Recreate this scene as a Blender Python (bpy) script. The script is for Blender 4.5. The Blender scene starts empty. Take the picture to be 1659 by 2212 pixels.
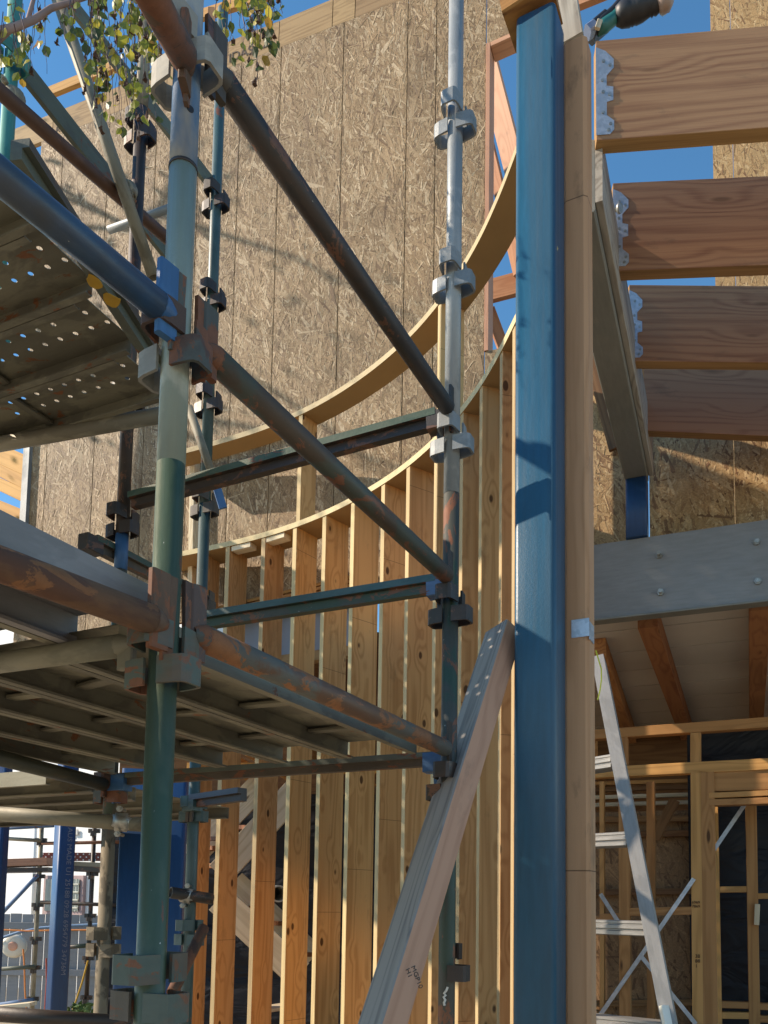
import bpy, bmesh, math, random
from mathutils import Vector as V, Matrix
SC = bpy.context.scene
random.seed(7)
# ------------------------------------------------------------------ camera
F, PX, PY, IW, IH = 1810.0, 830.0, 1797.0, 1659.0, 2212.0      # pixel grid of the photograph as measured
up_ = V((346, 20697, -1810)).normalized()
yd_ = (V((0, 0, -1)) - up_*V((0, 0, -1)).dot(up_)).normalized()
xd_ = yd_.cross(up_)
R = Matrix((xd_, yd_, up_))
CAM = V((0, 0, 1.5))
cd = bpy.data.cameras.new('camera'); cam = bpy.data.objects.new('camera', cd)
SC.collection.objects.link(cam); SC.camera = cam
cam.matrix_world = Matrix.Translation(CAM) @ R.to_4x4()
cd.sensor_fit = 'AUTO'; cd.sensor_width = 36.0; cd.lens = F*36.0/IH
cd.shift_y = (PY-IH/2)/IH; cd.shift_x = (IW/2-PX)/IH
cd.clip_start = 0.05; cd.clip_end = 3000
# ------------------------------------------------------------------ light
SUN_AZ = V((-1.0, -0.01, 0)).normalized(); SUN_EL = math.radians(34)
sdir = V((SUN_AZ.x*math.cos(SUN_EL), SUN_AZ.y*math.cos(SUN_EL), math.sin(SUN_EL)))
w = bpy.data.worlds.new('World'); SC.world = w; w.use_nodes = True
nt = w.node_tree; nt.nodes.clear()
sky = nt.nodes.new('ShaderNodeTexSky'); sky.sky_type = 'NISHITA'; sky.sun_disc = False
sky.sun_elevation = SUN_EL; sky.sun_rotation = math.atan2(sdir.x, sdir.y)
sky.air_density = 1.0; sky.dust_density = 0.0; sky.ozone_density = 4.5
bg = nt.nodes.new('ShaderNodeBackground'); bg.inputs['Strength'].default_value = 0.15
wo = nt.nodes.new('ShaderNodeOutputWorld')
hsv = nt.nodes.new('ShaderNodeHueSaturation'); hsv.inputs['Saturation'].default_value = 1.18; hsv.inputs['Hue'].default_value = .492
nt.links.new(sky.outputs[0], hsv.inputs['Color']); nt.links.new(hsv.outputs[0], bg.inputs[0]); nt.links.new(bg.outputs[0], wo.inputs[0])
sl = bpy.data.lights.new('sun', 'SUN'); sl.energy = 4.4; sl.angle = math.radians(0.42); sl.color = (1, 0.93, 0.82)
so = bpy.data.objects.new('sun', sl); SC.collection.objects.link(so)
so.rotation_euler = sdir.to_track_quat('Z', 'Y').to_euler()
SC.view_settings.view_transform = 'Standard'; SC.view_settings.look = 'None'
SC.view_settings.exposure = 0.68; SC.view_settings.use_white_balance = True; SC.view_settings.white_balance_temperature = 7500; SC.view_settings.white_balance_tint = 14; SC.view_settings.gamma = 1.0
SC.render.engine = 'CYCLES'
SC.cycles.max_bounces = 6
# ------------------------------------------------------------------ pixel -> world helpers (every thing gets its own distance)
def ray(px, py): return R @ V(((px-PX)/F, -(py-PY)/F, -1))
def P(px, py, Y): r = ray(px, py); return CAM + r*(Y/r.y)
def Pz(px, py, dz): r = ray(px, py); return CAM + r*(dz/r.z)
def Pw(px, py, q, d):
    n = V((d.y, -d.x, 0)); r = ray(px, py)
    return CAM + r*((q-CAM).dot(n)/r.dot(n))
OX, OY = (0, 553.2, 1105.7), (0, 553.2, 1106.4, 1658.3)
def g(c, r, x, y): return (OX[c]+x*.33345, OY[r]+y*.33345)     # tile notes -> photo pixel grid
def q(t, Y): return P(t[0], t[1], Y)
# ------------------------------------------------------------------ node helpers
def N(nt, t, ins=None, **kw):
    n = nt.nodes.new(t)
    for k, v in kw.items(): setattr(n, k, v)
    for k, v in (ins or {}).items():
        s = n.inputs[k]
        if isinstance(v, bpy.types.NodeSocket): nt.links.new(v, s)
        else: s.default_value = v
    return n
def c4(c): return (c[0], c[1], c[2], 1)
def mix(nt, f, a, b, mode='MIX'):
    n = nt.nodes.new('ShaderNodeMix'); n.data_type = 'RGBA'; n.blend_type = mode
    for s, v in ((n.inputs[0], f), (n.inputs[6], a), (n.inputs[7], b)):
        if isinstance(v, bpy.types.NodeSocket): nt.links.new(v, s)
        else: s.default_value = v if isinstance(v, float) or isinstance(v, int) else c4(v)
    return n.outputs[2]
def ma(nt, op, a, b=0.0, c=0.0):
    n = nt.nodes.new('ShaderNodeMath'); n.operation = op
    for i, v in enumerate((a, b, c)):
        if isinstance(v, bpy.types.NodeSocket): nt.links.new(v, n.inputs[i])
        else: n.inputs[i].default_value = v
    return n.outputs[0]
def mr(nt, v, a, b, c, d):
    return N(nt, 'ShaderNodeMapRange', {0: v, 1: a, 2: b, 3: c, 4: d}).outputs[0]
def base(name):
    m = bpy.data.materials.new(name); m.use_nodes = True
    nt = m.node_tree; b = nt.nodes['Principled BSDF']
    return m, nt, b
def coords(nt, scale=(1, 1, 1), world=False):
    tc = N(nt, 'ShaderNodeTexCoord'); oi = N(nt, 'ShaderNodeObjectInfo')
    rv = N(nt, 'ShaderNodeVectorMath', {0: oi.outputs['Random'], 1: (37.3, 91.7, 53.1)}, operation='MULTIPLY')
    nt.links.new(oi.outputs['Random'], rv.inputs[0])
    ad = N(nt, 'ShaderNodeVectorMath', {0: tc.outputs['Object'], 1: rv.outputs[0]}, operation='ADD')
    return ad.outputs[0], oi.outputs['Random']
def scl(nt, v, s): return N(nt, 'ShaderNodeVectorMath', {0: v, 1: s}, operation='MULTIPLY').outputs[0]
def noise(nt, v, s, det=2.0, ro=.5, dis=0.0):
    return N(nt, 'ShaderNodeTexNoise', {'Vector': v, 'Scale': s, 'Detail': det, 'Roughness': ro, 'Distortion': dis}).outputs[0]
MC = {}
def wood(name, cl, cd_, knot=.8, bands=7., amt=.55, fibre=.35, rough=.7, kc=(.06, .025, .01), stain=0.0, sc=(.55, 9, 9), dirt=(.05, .04, .03), spread=.22, lin=9., kr=(.055, .105), ks=(1.7, 6.5, 6.5), butt=0.):
    if name in MC: return MC[name]
    m, nt, b = base(name); co, rn = coords(nt)
    kd = N(nt, 'ShaderNodeTexVoronoi', {'Vector': scl(nt, co, ks), 'Scale': 1.0}).outputs['Distance']
    low = noise(nt, scl(nt, co, sc), 1.0, 1.5, .45, .3)
    bend = mr(nt, kd, 0.0, .45, .38, 0.0)
    ph = ma(nt, 'MULTIPLY', ma(nt, 'ADD', low, bend), bands*6.283)
    sp = N(nt, 'ShaderNodeSeparateXYZ', {0: co})
    ph = ma(nt, 'ADD', ph, ma(nt, 'MULTIPLY', ma(nt, 'ADD', sp.outputs[1], sp.outputs[2]), lin*6.283))
    s = ma(nt, 'MULTIPLY_ADD', ma(nt, 'SINE', ph), .5, .5)
    s = ma(nt, 'POWER', s, 1.8)
    fb = noise(nt, scl(nt, co, (3, 130, 130)), 1.0, 3, .6)
    big = noise(nt, scl(nt, co, (.8, 5, 5)), 1.0, 3)
    f = ma(nt, 'ADD', ma(nt, 'MULTIPLY', s, amt), ma(nt, 'MULTIPLY_ADD', fb, fibre*2, -fibre))
    f = ma(nt, 'ADD', f, ma(nt, 'MULTIPLY_ADD', big, .8, -.4))
    fn = N(nt, 'ShaderNodeClamp', {0: f}).outputs[0]
    col = mix(nt, fn, cl, cd_)
    if knot:
        k = mr(nt, kd, kr[0], kr[1], knot, 0.0)
        col = mix(nt, k, col, kc)
    if butt:
        fr_ = ma(nt, 'FRACT', ma(nt, 'DIVIDE', sp.outputs[0], butt))
        col = mix(nt, mr(nt, fr_, .0010, .0022, .75, 0.0), col, (.04, .02, .01))
    v = ma(nt, 'MULTIPLY_ADD', rn, spread*2, 1-spread)
    col = N(nt, 'ShaderNodeHueSaturation', {'Color': col, 'Value': v, 'Hue': ma(nt, 'MULTIPLY_ADD', rn, .010, .498)}).outputs[0]
    if stain:
        sn = noise(nt, scl(nt, co, (1.2, 3, 3)), 2.2, 6, .7)
        col = mix(nt, mr(nt, sn, .58, .72, 0, stain), col, dirt)
    nt.links.new(col, b.inputs['Base Color']); b.inputs['Roughness'].default_value = rough
    b.inputs['Specular IOR Level'].default_value = .25
    bp = N(nt, 'ShaderNodeBump', {'Height': ma(nt, 'ADD', fb, ma(nt, 'MULTIPLY', s, .3)), 'Strength': .25, 'Distance': .002})
    nt.links.new(bp.outputs[0], b.inputs['Normal'])
    MC[name] = m; return m
def metal(name, c1, c2, rust=.3, rc=(.10, .038, .018), splat=.0, sc=(.55, 1, 1), rough=.5, met=.0, spread=.1, n1=7., sharp=.025, grime=.35):
    if name in MC: return MC[name]
    m, nt, b = base(name); co, rn = coords(nt); cs = scl(nt, co, sc)
    a = noise(nt, cs, n1, 5, .6, .4)
    col = mix(nt, mr(nt, a, .5-sharp, .5+sharp, 0, 1), c1, c2)
    gr = noise(nt, cs, 2.4, 6, .65)
    col = mix(nt, mr(nt, gr, .45, .75, 0, grime), col, (.045, .04, .03))
    fine = noise(nt, scl(nt, co, (8, 60, 60)), 1.0, 4, .7)
    col = mix(nt, mr(nt, fine, .35, .75, 0, .35), col, tuple(x*.45 for x in c1))
    rf = .5
    if rust:
        r1 = noise(nt, cs, 15, 8, .68, .6)
        th = .72-.42*rust
        rm = mr(nt, r1, th, th+.018, 0, 1)
        rcol = mix(nt, noise(nt, co, 60, 4, .7), rc, tuple(min(1, x*2.4) for x in rc))
        col = mix(nt, rm, col, rcol)
    if splat:
        sp = noise(nt, scl(nt, co, (1, 1.6, 1.6)), 85, 2, .5)
        col = mix(nt, mr(nt, sp, .79-splat*.1, .81-splat*.1, 0, .9), col, (.5, .5, .45))
    v = ma(nt, 'MULTIPLY_ADD', rn, spread*2, 1-spread)
    col = N(nt, 'ShaderNodeHueSaturation', {'Color': col, 'Value': v}).outputs[0]
    nt.links.new(col, b.inputs['Base Color'])
    nt.links.new(mr(nt, gr, .3, .7, rough-.1, rough+.2), b.inputs['Roughness'])
    b.inputs['Metallic'].default_value = met
    bp = N(nt, 'ShaderNodeBump', {'Height': noise(nt, co, 90, 6, .7), 'Strength': .22, 'Distance': .003})
    nt.links.new(bp.outputs[0], b.inputs['Normal'])
    MC[name] = m; return m
def plain(name, c, rough=.7, met=0., var=.25, ns=6., em=None):
    if name in MC: return MC[name]
    m, nt, b = base(name); co, rn = coords(nt)
    col = mix(nt, noise(nt, co, ns, 5, .6), tuple(x*(1-var) for x in c), tuple(min(1, x*(1+var)) for x in c))
    nt.links.new(col, b.inputs['Base Color']); b.inputs['Roughness'].default_value = rough; b.inputs['Metallic'].default_value = met
    MC[name] = m; return m
def osb(name, ramp, v=1.0):
    if name in MC: return MC[name]
    m, nt, b = base(name); co, rn = coords(nt)
    ge = N(nt, 'ShaderNodeNewGeometry')
    cr = N(nt, 'ShaderNodeValToRGB', {0: ge.outputs['Random Per Island']}); e = cr.color_ramp.elements
    e[0].position = 0; e[0].color = c4(ramp[0]); e[1].position = 1; e[1].color = c4(ramp[-1])
    for i, c in enumerate(ramp[1:-1]):
        x = e.new((i+1)/(len(ramp)-1)); x.color = c4(c)
    fb = noise(nt, co, 85, 4, .7)
    col = mix(nt, mr(nt, fb, .3, .7, .55, 0), cr.outputs[0], tuple(x*.35 for x in ramp[0]))
    bigm = noise(nt, co, 1.3, 3)
    col = N(nt, 'ShaderNodeHueSaturation', {'Color': col, 'Value': ma(nt, 'MULTIPLY', mr(nt, bigm, .3, .7, .80*v, 1.14*v), ma(nt, 'MULTIPLY_ADD', rn, .22, .90))}).outputs[0]
    nt.links.new(col, b.inputs['Base Color']); b.inputs['Roughness'].default_value = .62
    b.inputs['Specular IOR Level'].default_value = .35
    bp = N(nt, 'ShaderNodeBump', {'Height': fb, 'Strength': .35, 'Distance': .004})
    nt.links.new(bp.outputs[0], b.inputs['Normal'])
    MC[name] = m; return m
# ------------------------------------------------------------------ materials
stud_face = wood('lvl_face', (.60, .34, .15), (.36, .165, .06), bands=5, amt=.5, stain=.3, knot=.92, kr=(.09, .125), ks=(3.4, 6.5, 6.5), kc=(.075, .03, .012), spread=.13, butt=1.9)
stud_edge = wood('lvl_edge', (.50, .37, .20), (.24, .16, .08), knot=0, bands=2, amt=.25, fibre=.75, sc=(.3, 30, 30))
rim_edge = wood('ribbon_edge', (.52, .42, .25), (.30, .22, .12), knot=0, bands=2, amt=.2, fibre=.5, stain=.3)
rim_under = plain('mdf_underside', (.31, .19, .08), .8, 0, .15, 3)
joist_face = wood('joist_face', (.36, .185, .105), (.155, .055, .035), bands=5.5, amt=.42, fibre=.5, knot=.5, sc=(.5, 5, 5), stain=.5, lin=24, dirt=(.09, .07, .05), spread=.12)
joist_edge = wood('joist_edge', (.33, .175, .075), (.14, .065, .025), knot=0, bands=2, amt=.3, fibre=.6, sc=(.3, 30, 30))
post_wood = wood('post_timber', (.58, .32, .17), (.40, .20, .095), bands=3.2, amt=.4, stain=.5, butt=2.3)
weath = wood('weathered_timber', (.30, .28, .255), (.115, .11, .11), knot=.7, bands=9, amt=.55, fibre=.6, kc=(.05, .05, .05))
pinkw = wood('pink_timber', (.52, .275, .18), (.34, .16, .10), knot=.4, bands=4, amt=.4, stain=.35)
weathb = wood('weathered_board', (.42, .38, .32), (.18, .15, .12), knot=.6, bands=6, stain=.7, spread=.1)
redw = wood('red_pine', (.50, .24, .13), (.34, .14, .07), knot=.5, bands=4)
orangew = wood('orange_pine', (.50, .26, .085), (.36, .17, .05), knot=.4, bands=4)
bandw = wood('ribbon_board', (.36, .235, .125), (.20, .12, .06), knot=.5, bands=5, stain=.4, spread=.2)
framew = wood('framing_pine', (.46, .225, .085), (.29, .13, .045), knot=.9, bands=5, spread=.2)
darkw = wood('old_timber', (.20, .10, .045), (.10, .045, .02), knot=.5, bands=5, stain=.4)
rafterw = wood('old_rafter', (.42, .18, .075), (.24, .08, .04), knot=.5, bands=5)
palew = wood('pale_timber', (.62, .52, .38), (.42, .33, .21), knot=.8, bands=4)
ply_red = wood('stair_riser', (.22, .085, .04), (.13, .045, .02), knot=0, bands=3)
OSB = osb('strand_board', [(.19, .115, .06), (.29, .19, .098), (.35, .23, .12), (.385, .262, .142), (.43, .305, .172), (.62, .48, .31)])
OSB2 = osb('orange_strand_board', [(.20, .10, .045), (.44, .27, .12), (.52, .33, .15), (.58, .39, .19), (.70, .50, .27)])
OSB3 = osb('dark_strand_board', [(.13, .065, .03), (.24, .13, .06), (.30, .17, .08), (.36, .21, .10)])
osb_edge = plain('board_edge', (.14, .07, .03), .85)
green = metal('green_paint', (.045, .085, .048), (.07, .105, .062), rust=.22, splat=.35, rough=.38)
greenl = metal('chalky_green_paint', (.34, .37, .31), (.22, .27, .225), rust=.10, splat=.1, rough=.3, grime=.25)
bluegal = metal('blue_patched_galvanised', (.34, .34, .31), (.035, .14, .30), rust=.05, rough=.36, n1=3.2, sharp=.05, grime=.15)
galv = metal('galvanised_tube', (.27, .29, .295), (.20, .225, .235), rust=.04, rough=.45, met=.15, splat=.05, grime=.25)
galvdirty = metal('mucky_galvanised', (.28, .25, .18), (.19, .165, .115), rust=.15, rough=.55, met=.15)
greend = metal('dark_green_paint', (.034, .064, .042), (.06, .058, .045), rust=.36, splat=.35, rough=.45)
teal = metal('teal_paint', (.035, .08, .08), (.05, .10, .10), rust=.16, splat=.3, rough=.36)
tealb = metal('bright_teal_paint', (.03, .22, .185), (.05, .26, .22), rust=.13, rough=.5)
rust = metal('rusty_tube', (.085, .04, .025), (.13, .075, .045), rust=.6, rough=.7)
rustd = metal('dark_rusty_tube', (.030, .023, .019), (.045, .028, .020), rust=.36, rc=(.075, .032, .017), splat=.2, rough=.45)
rustg = metal('rust_and_green_tube', (.06, .068, .05), (.075, .048, .03), rust=.38, splat=.1, rough=.5)
rustb = metal('rust_and_blue_tube', (.12, .062, .035), (.10, .10, .085), rust=.45, rough=.55, rc=(.14, .055, .02))
blueb = metal('navy_black_tube', (.038, .045, .05), (.02, .11, .25), rust=.16, rough=.3, n1=1.9, sharp=.09, grime=.3, splat=.1)
bluef = metal('blue_paint', (.03, .115, .26), (.04, .14, .30), rust=.14, rough=.5)
bluel = metal('pale_blue_paint', (.10, .19, .34), (.07, .14, .27), rust=.3, rough=.55)
pressrust = metal('rusty_bracket', (.085, .05, .038), (.075, .085, .075), rust=.55, rough=.7)
pressgrey = metal('grey_bracket', (.33, .31, .26), (.26, .25, .215), rust=.10, rough=.65)
pressgreen = metal('green_bracket', (.075, .10, .08), (.11, .085, .06), rust=.42, rough=.6)
dirty = metal('cement_crusted_tube', (.21, .17, .115), (.085, .068, .045), rust=.12, rough=.8, n1=14)
deck = metal('deck_steel', (.235, .215, .15), (.16, .145, .105), rust=.25, rc=(.13, .05, .02), rough=.6, met=.2)
decktop = metal('galvanised_deck_edge', (.27, .255, .25), (.22, .21, .205), rust=.06, rough=.6)
chan = metal('olive_channel', (.11, .13, .095), (.095, .105, .08), rust=.3, rough=.55)
chand = metal('brown_channel', (.09, .07, .05), (.07, .055, .04), rust=.35, rough=.6)
steelgrey = metal('primer_grey_steel', (.25, .25, .245), (.22, .222, .22), rust=.04, rough=.45, n1=2, sharp=.2, grime=.25)
steelolive = metal('grey_beam_steel', (.22, .215, .185), (.20, .20, .175), rust=.03, rough=.5, n1=2, grime=.25)
bluepost = metal('blue_column_paint', (.008, .074, .132), (.011, .092, .165), rust=.06, rc=(.10, .075, .035), rough=.36, n1=2.2, sharp=.2, grime=.45, sc=(.12, 4, 4))
navy = metal('navy_column_paint', (.006, .05, .15), (.009, .062, .175), rust=.0, rough=.4, n1=2, sharp=.3, grime=.1)
zinc = metal('zinc_plate', (.50, .53, .57), (.40, .44, .48), rust=0, rough=.35, met=.5, n1=30, grime=.08)
alu = metal('aluminium', (.30, .29, .275), (.25, .245, .235), rust=0, rough=.42, met=.4, grime=.25)
steelbolt = metal('bolt_steel', (.45, .44, .40), (.35, .34, .30), rust=.05, rough=.35, met=.7, n1=20)
black = plain('black_rubber', (.018, .018, .02), .5)
ink = plain('ink', (.075, .06, .05), .9)
inkd = plain('dark_ink', (.035, .022, .015), .9)
paleprint = plain('pale_print', (.16, .19, .26), .8)
yellowp = plain('yellow_paint', (.50, .28, .02), .6, 0, .3, 30)
yellowc = plain('yellow_cord', (.55, .55, .03), .6)
orangec = plain('orange_cord', (.65, .22, .05), .6)
bluec = plain('blue_hose', (.12, .22, .36), .5)
whitew = plain('white_wall', (.78, .80, .80), .8, 0, .05, 1)
concrete = plain('concrete', (.5, .49, .46), .9, 0, .12, 4)
curtain = plain('curtain', (.52, .53, .47), .9)
pinkframe = plain('window_frame', (.36, .26, .26), .7)
greyfence = wood('grey_paling', (.27, .285, .30), (.21, .22, .235), knot=.15, bands=3, amt=.3, spread=.1)
redperf = plain('red_primer', (.22, .06, .045), .7)
cream = plain('cream_plastic', (.75, .72, .62), .5)
peach = plain('peach_plastic', (.75, .40, .28), .5)
tealtool = plain('tool_teal', (.01, .12, .11), .4)
lining = plain('ceiling_lining', (.58, .52, .44), .85, 0, .12, 2)
glassm = plain('frosted_pane', (.26, .30, .37), .35, 0, .12, 2)
soil = plain('soil', (.36, .30, .22), .95, 0, .3, 3)
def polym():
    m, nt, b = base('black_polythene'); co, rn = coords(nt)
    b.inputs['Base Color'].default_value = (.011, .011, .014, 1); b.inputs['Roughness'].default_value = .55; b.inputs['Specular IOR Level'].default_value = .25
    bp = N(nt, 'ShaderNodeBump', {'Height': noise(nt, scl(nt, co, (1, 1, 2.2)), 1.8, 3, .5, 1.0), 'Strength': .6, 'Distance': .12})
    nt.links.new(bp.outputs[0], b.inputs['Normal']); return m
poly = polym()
def leafm():
    m, nt, b = base('birch_leaf'); ge = N(nt, 'ShaderNodeNewGeometry')
    cr = N(nt, 'ShaderNodeValToRGB', {0: ge.outputs['Random Per Island']}); e = cr.color_ramp.elements
    e[0].color = c4((.045, .07, .018)); e[1].color = c4((.40, .20, .03))
    for p, c in ((.30, (.10, .14, .03)), (.55, (.20, .24, .035)), (.78, (.40, .38, .04)), (.93, (.50, .42, .06))):
        x = e.new(p); x.color = c4(c)
    nt.links.new(cr.outputs[0], b.inputs['Base Color']); b.inputs['Roughness'].default_value = .45
    tr = N(nt, 'ShaderNodeBsdfTranslucent', {'Color': cr.outputs[0]})
    mx = N(nt, 'ShaderNodeMixShader', {0: .45, 1: b.outputs[0], 2: tr.outputs[0]})
    nt.links.new(mx.outputs[0], nt.nodes['Material Output'].inputs[0]); return m
leaf = leafm()
bark = plain('birch_bark', (.20, .14, .10), .8, 0, .4, 14)
# ------------------------------------------------------------------ object helpers
WM = {}
def link(o, parent, M):
    SC.collection.objects.link(o); WM[o] = M
    if parent is not None:
        o.parent = parent; o.matrix_local = WM[parent].inverted() @ M
    else: o.matrix_world = M
def tag(o, label=None, cat=None, group=None, kind=None):
    for k, v in (('label', label), ('category', cat), ('group', group), ('kind', kind)):
        if v: o[k] = v
    return o
def thing(name, label, cat, loc, group=None):
    o = bpy.data.objects.new(name, None); o.empty_display_size = .1
    link(o, None, Matrix.Translation(loc)); return tag(o, label, cat, group)
def mk(name, verts, faces, mats, parent=None, M=None, fm=None, smooth=None):
    me = bpy.data.meshes.new(name); me.from_pydata([tuple(v) for v in verts], [], faces)
    for m in (mats if isinstance(mats, (list, tuple)) else [mats]): me.materials.append(m)
    if fm: me.polygons.foreach_set('material_index', fm)
    if smooth is not None: me.polygons.foreach_set('use_smooth', smooth if isinstance(smooth, list) else [smooth]*len(faces))
    me.update()
    o = bpy.data.objects.new(name, me); link(o, parent, M or Matrix()); return o
def frame(p0, p1, up=V((0, 0, 1))):
    x = (p1-p0).normalized()
    if abs(x.dot(up)) > .98: up = V((0, 1, 0))
    y = up.cross(x).normalized(); z = x.cross(y)
    M = Matrix((x, y, z)).transposed().to_4x4(); M.translation = p0
    return M
def prism_data(prof, L, x0=0.0, closed=True):
    n = len(prof); vs = [(x0, a, b) for a, b in prof]+[(x0+L, a, b) for a, b in prof]
    fs = [(i, (i+1) % n, n+(i+1) % n, n+i) for i in range(n)]
    fs += [tuple(range(n-1, -1, -1)), tuple(range(n, 2*n))]
    return vs, fs
def rect(w_, h, c=.002):
    a, b = w_/2, h/2; c = min(c, a*.4, b*.4)
    return [(-a+c, -b), (a-c, -b), (a, -b+c), (a, b-c), (a-c, b), (-a+c, b), (-a, b-c), (-a, -b+c)]
def circ(r, n=20): return [(r*math.cos(2*math.pi*i/n), r*math.sin(2*math.pi*i/n)) for i in range(n)]
def box(name, p0, p1, w_, h, mat, parent=None, up=V((0, 0, 1)), emat=None, c=.002, eaxis='y', M=None):
    """bar from p0 to p1, w_ across (local y), h tall (local z)"""
    L = (p1-p0).length; vs, fs = prism_data(rect(w_, h, c), L)
    fm = None
    if emat:
        idx = (2, 6) if eaxis == 'y' else (0, 4)
        fm = [1 if i in idx else 0 for i in range(len(fs))]
        fm[-1] = fm[-2] = 1
    return mk(name, vs, fs, [mat]+([emat] if emat else []), parent, M or frame(p0, p1, up), fm)
def tube(name, p0, p1, r, mat, parent=None, n=22, hollow=True):
    L = (p1-p0).length; k = n
    vs = [(0, a, b) for a, b in circ(r, n)]+[(L, a, b) for a, b in circ(r, n)]
    fs = [(i, (i+1) % n, n+(i+1) % n, n+i) for i in range(n)]; sm = [True]*n
    if hollow:
        ri = r*.83; b0 = len(vs)
        vs += [(0, a, b) for a, b in circ(ri, n)]+[(L, a, b) for a, b in circ(ri, n)]
        for i in range(n):
            j = (i+1) % n
            fs += [(b0+j, b0+i, b0+n+i, b0+n+j), (j, i, b0+i, b0+j), (n+i, n+j, b0+n+j, b0+n+i)]; sm += [True, False, False]
    else:
        fs += [tuple(range(n-1, -1, -1)), tuple(range(n, 2*n))]; sm += [False, False]
    return mk(name, vs, fs, mat, parent, frame(p0, p1), None, sm)
def path_tube(pts, r, n=6):
    vs, fs = [], []
    for i, p in enumerate(pts):
        d = (pts[min(i+1, len(pts)-1)]-pts[max(i-1, 0)]).normalized()
        a = d.cross(V((.3, .9, .2))).normalized(); b = d.cross(a); rr = r[i] if isinstance(r, list) else r
        vs += [p+a*rr*math.cos(2*math.pi*k/n)+b*rr*math.sin(2*math.pi*k/n) for k in range(n)]
    for i in range(len(pts)-1):
        fs += [(i*n+k, i*n+(k+1) % n, (i+1)*n+(k+1) % n, (i+1)*n+k) for k in range(n)]
    return vs, fs
def merge(lst):
    vs, fs = [], []
    for v, f in lst:
        o = len(vs); vs += list(v); fs += [tuple(i+o for i in x) for x in f]
    return vs, fs
def cord(name, pts, r, mat, label, cat):
    vs, fs = path_tube(pts, r); o = mk(name, vs, fs, mat, None, None, None, True); return tag(o, label, cat)
def text(name, body, size, M, mat, parent, ext=.0006, spacing=1.0):
    cu = bpy.data.curves.new(name, 'FONT'); cu.body = body; cu.size = size; cu.extrude = ext; cu.space_character = spacing
    cu.align_x = 'LEFT'; cu.materials.append(mat)
    o = bpy.data.objects.new(name, cu); SC.collection.objects.link(o)
    dg = bpy.context.evaluated_depsgraph_get(); me = bpy.data.meshes.new_from_object(o.evaluated_get(dg))
    bpy.data.objects.remove(o); me.name = name
    if not me.materials: me.materials.append(mat)
    t = bpy.data.objects.new(name, me); link(t, parent, M); return t
def cols(x, y, z, loc):
    M = Matrix((x, y, z)).transposed().to_4x4(); M.translation = loc; return M
# directions of the front scaffold bay
Cd = ray(1729, 1975); Cd.z = 0; Cd.normalize()
Dd = V((-Cd.y, Cd.x, 0))
UZ = V((0, 0, 1))
TR = .02415
# ================================================================== SETTING
def struct(name, vs, fs, mat): return tag(mk(name, vs, fs, mat), kind='structure')
struct('ground', [(-400, -400, 0), (400, -400, 0), (400, 400, 0), (-400, 400, 0)], [(0, 1, 2, 3)], soil)
# ------------------------------------------------------------------ strand board walls
def board(name, parent, quad, n, out, mat, seed, dens=900, th=.012):
    """quad: (p bottom-left, p bottom-right, p top-right, p top-left), out: outward normal. One sheet with its glued strands."""
    rnd = random.Random(seed); bl, br, tr_, tl = quad
    vs = [p for p in quad]+[p-out*th for p in quad]
    fs = [(0, 1, 2, 3), (7, 6, 5, 4), (1, 0, 4, 5), (2, 1, 5, 6), (3, 2, 6, 7), (0, 3, 7, 4)]
    ex = (br-bl).normalized(); W_ = (br-bl).length
    hl, hr = (tl-bl).dot(UZ), (tr_-br).dot(UZ); dz0 = (br-bl).dot(UZ)
    area = W_*(hl+hr)/2
    for i in range(int(area*dens)):
        big = rnd.random()
        ln = rnd.uniform(.06, .17)*(1.7 if big > .92 else 1); wd = rnd.uniform(.007, .024)*(2.2 if big > .92 else 1)
        a = math.pi/2+rnd.gauss(.25, .55); u0 = rnd.uniform(0, W_); v0 = rnd.uniform(0, 1)
        cx, sx = math.cos(a), math.sin(a); z0 = rnd.uniform(.0005, .0022); t1 = rnd.uniform(-.0012, .0012); t2 = rnd.uniform(-.0007, .0007)
        hh = hl+(hr-hl)*u0/W_; v0 *= hh; b = len(vs); j = rnd.uniform(.5, 1)
        for (s, t) in ((-1, -1), (1, -j), (.9+.1*j, 1), (-.92, j)):
            uu = u0+s*ln/2*cx-t*wd/2*sx; vv = v0+s*ln/2*sx+t*wd/2*cx
            uu = min(max(uu, 0.001), W_-.001); f = uu/W_; vv = min(max(vv, 0.001), hl+(hr-hl)*f-.001)
            vs.append(bl+ex*uu+UZ*vv+out*max(.0003, z0+t*t1+s*t2))
        fs.append((b, b+1, b+2, b+3))
    o = vs[0]; M = Matrix.Translation(o)
    return mk(name, [v-o for v in vs], fs, mat, parent, M)
Wd = V((-2.5, 1, 0)).normalized(); Wq = P(657, 600, 7.15); Wn = V((-Wd.y, Wd.x, 0)); Wn = Wn if Wn.y < 0 else -Wn
def W(px, py): return Pw(px, py, Wq, Wd)
Er = -Wd
wall = thing('strand_board_wall', 'tall strand board wall with a sloping top and a window hole, behind the scaffold', 'wall', W(657, 1300))
top = lambda px: 297-(px-113)*.395
zb = W(657, 1310).z
jo = [(50, 1000), (100, 1000), (202, 1000), (308, 1000), (408, 900), (503, 700), (592, 653), (730, 653), (872, 653), (936, 653), (1047, 653), (1150, 653), (1235, 653)]
xs = [((W(*p)-Wq).dot(Er)) for p in jo]
def wp(s, z): p = Wq+Er*s; return V((p.x, p.y, z))
A_, B_ = W(113, 297), W(865, 0)
sA, sB = (A_-Wq).dot(Er), (B_-Wq).dot(Er)
def ztop(s): return A_.z+(B_.z-A_.z)*(s-sA)/(sB-sA)
G = .0065
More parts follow.
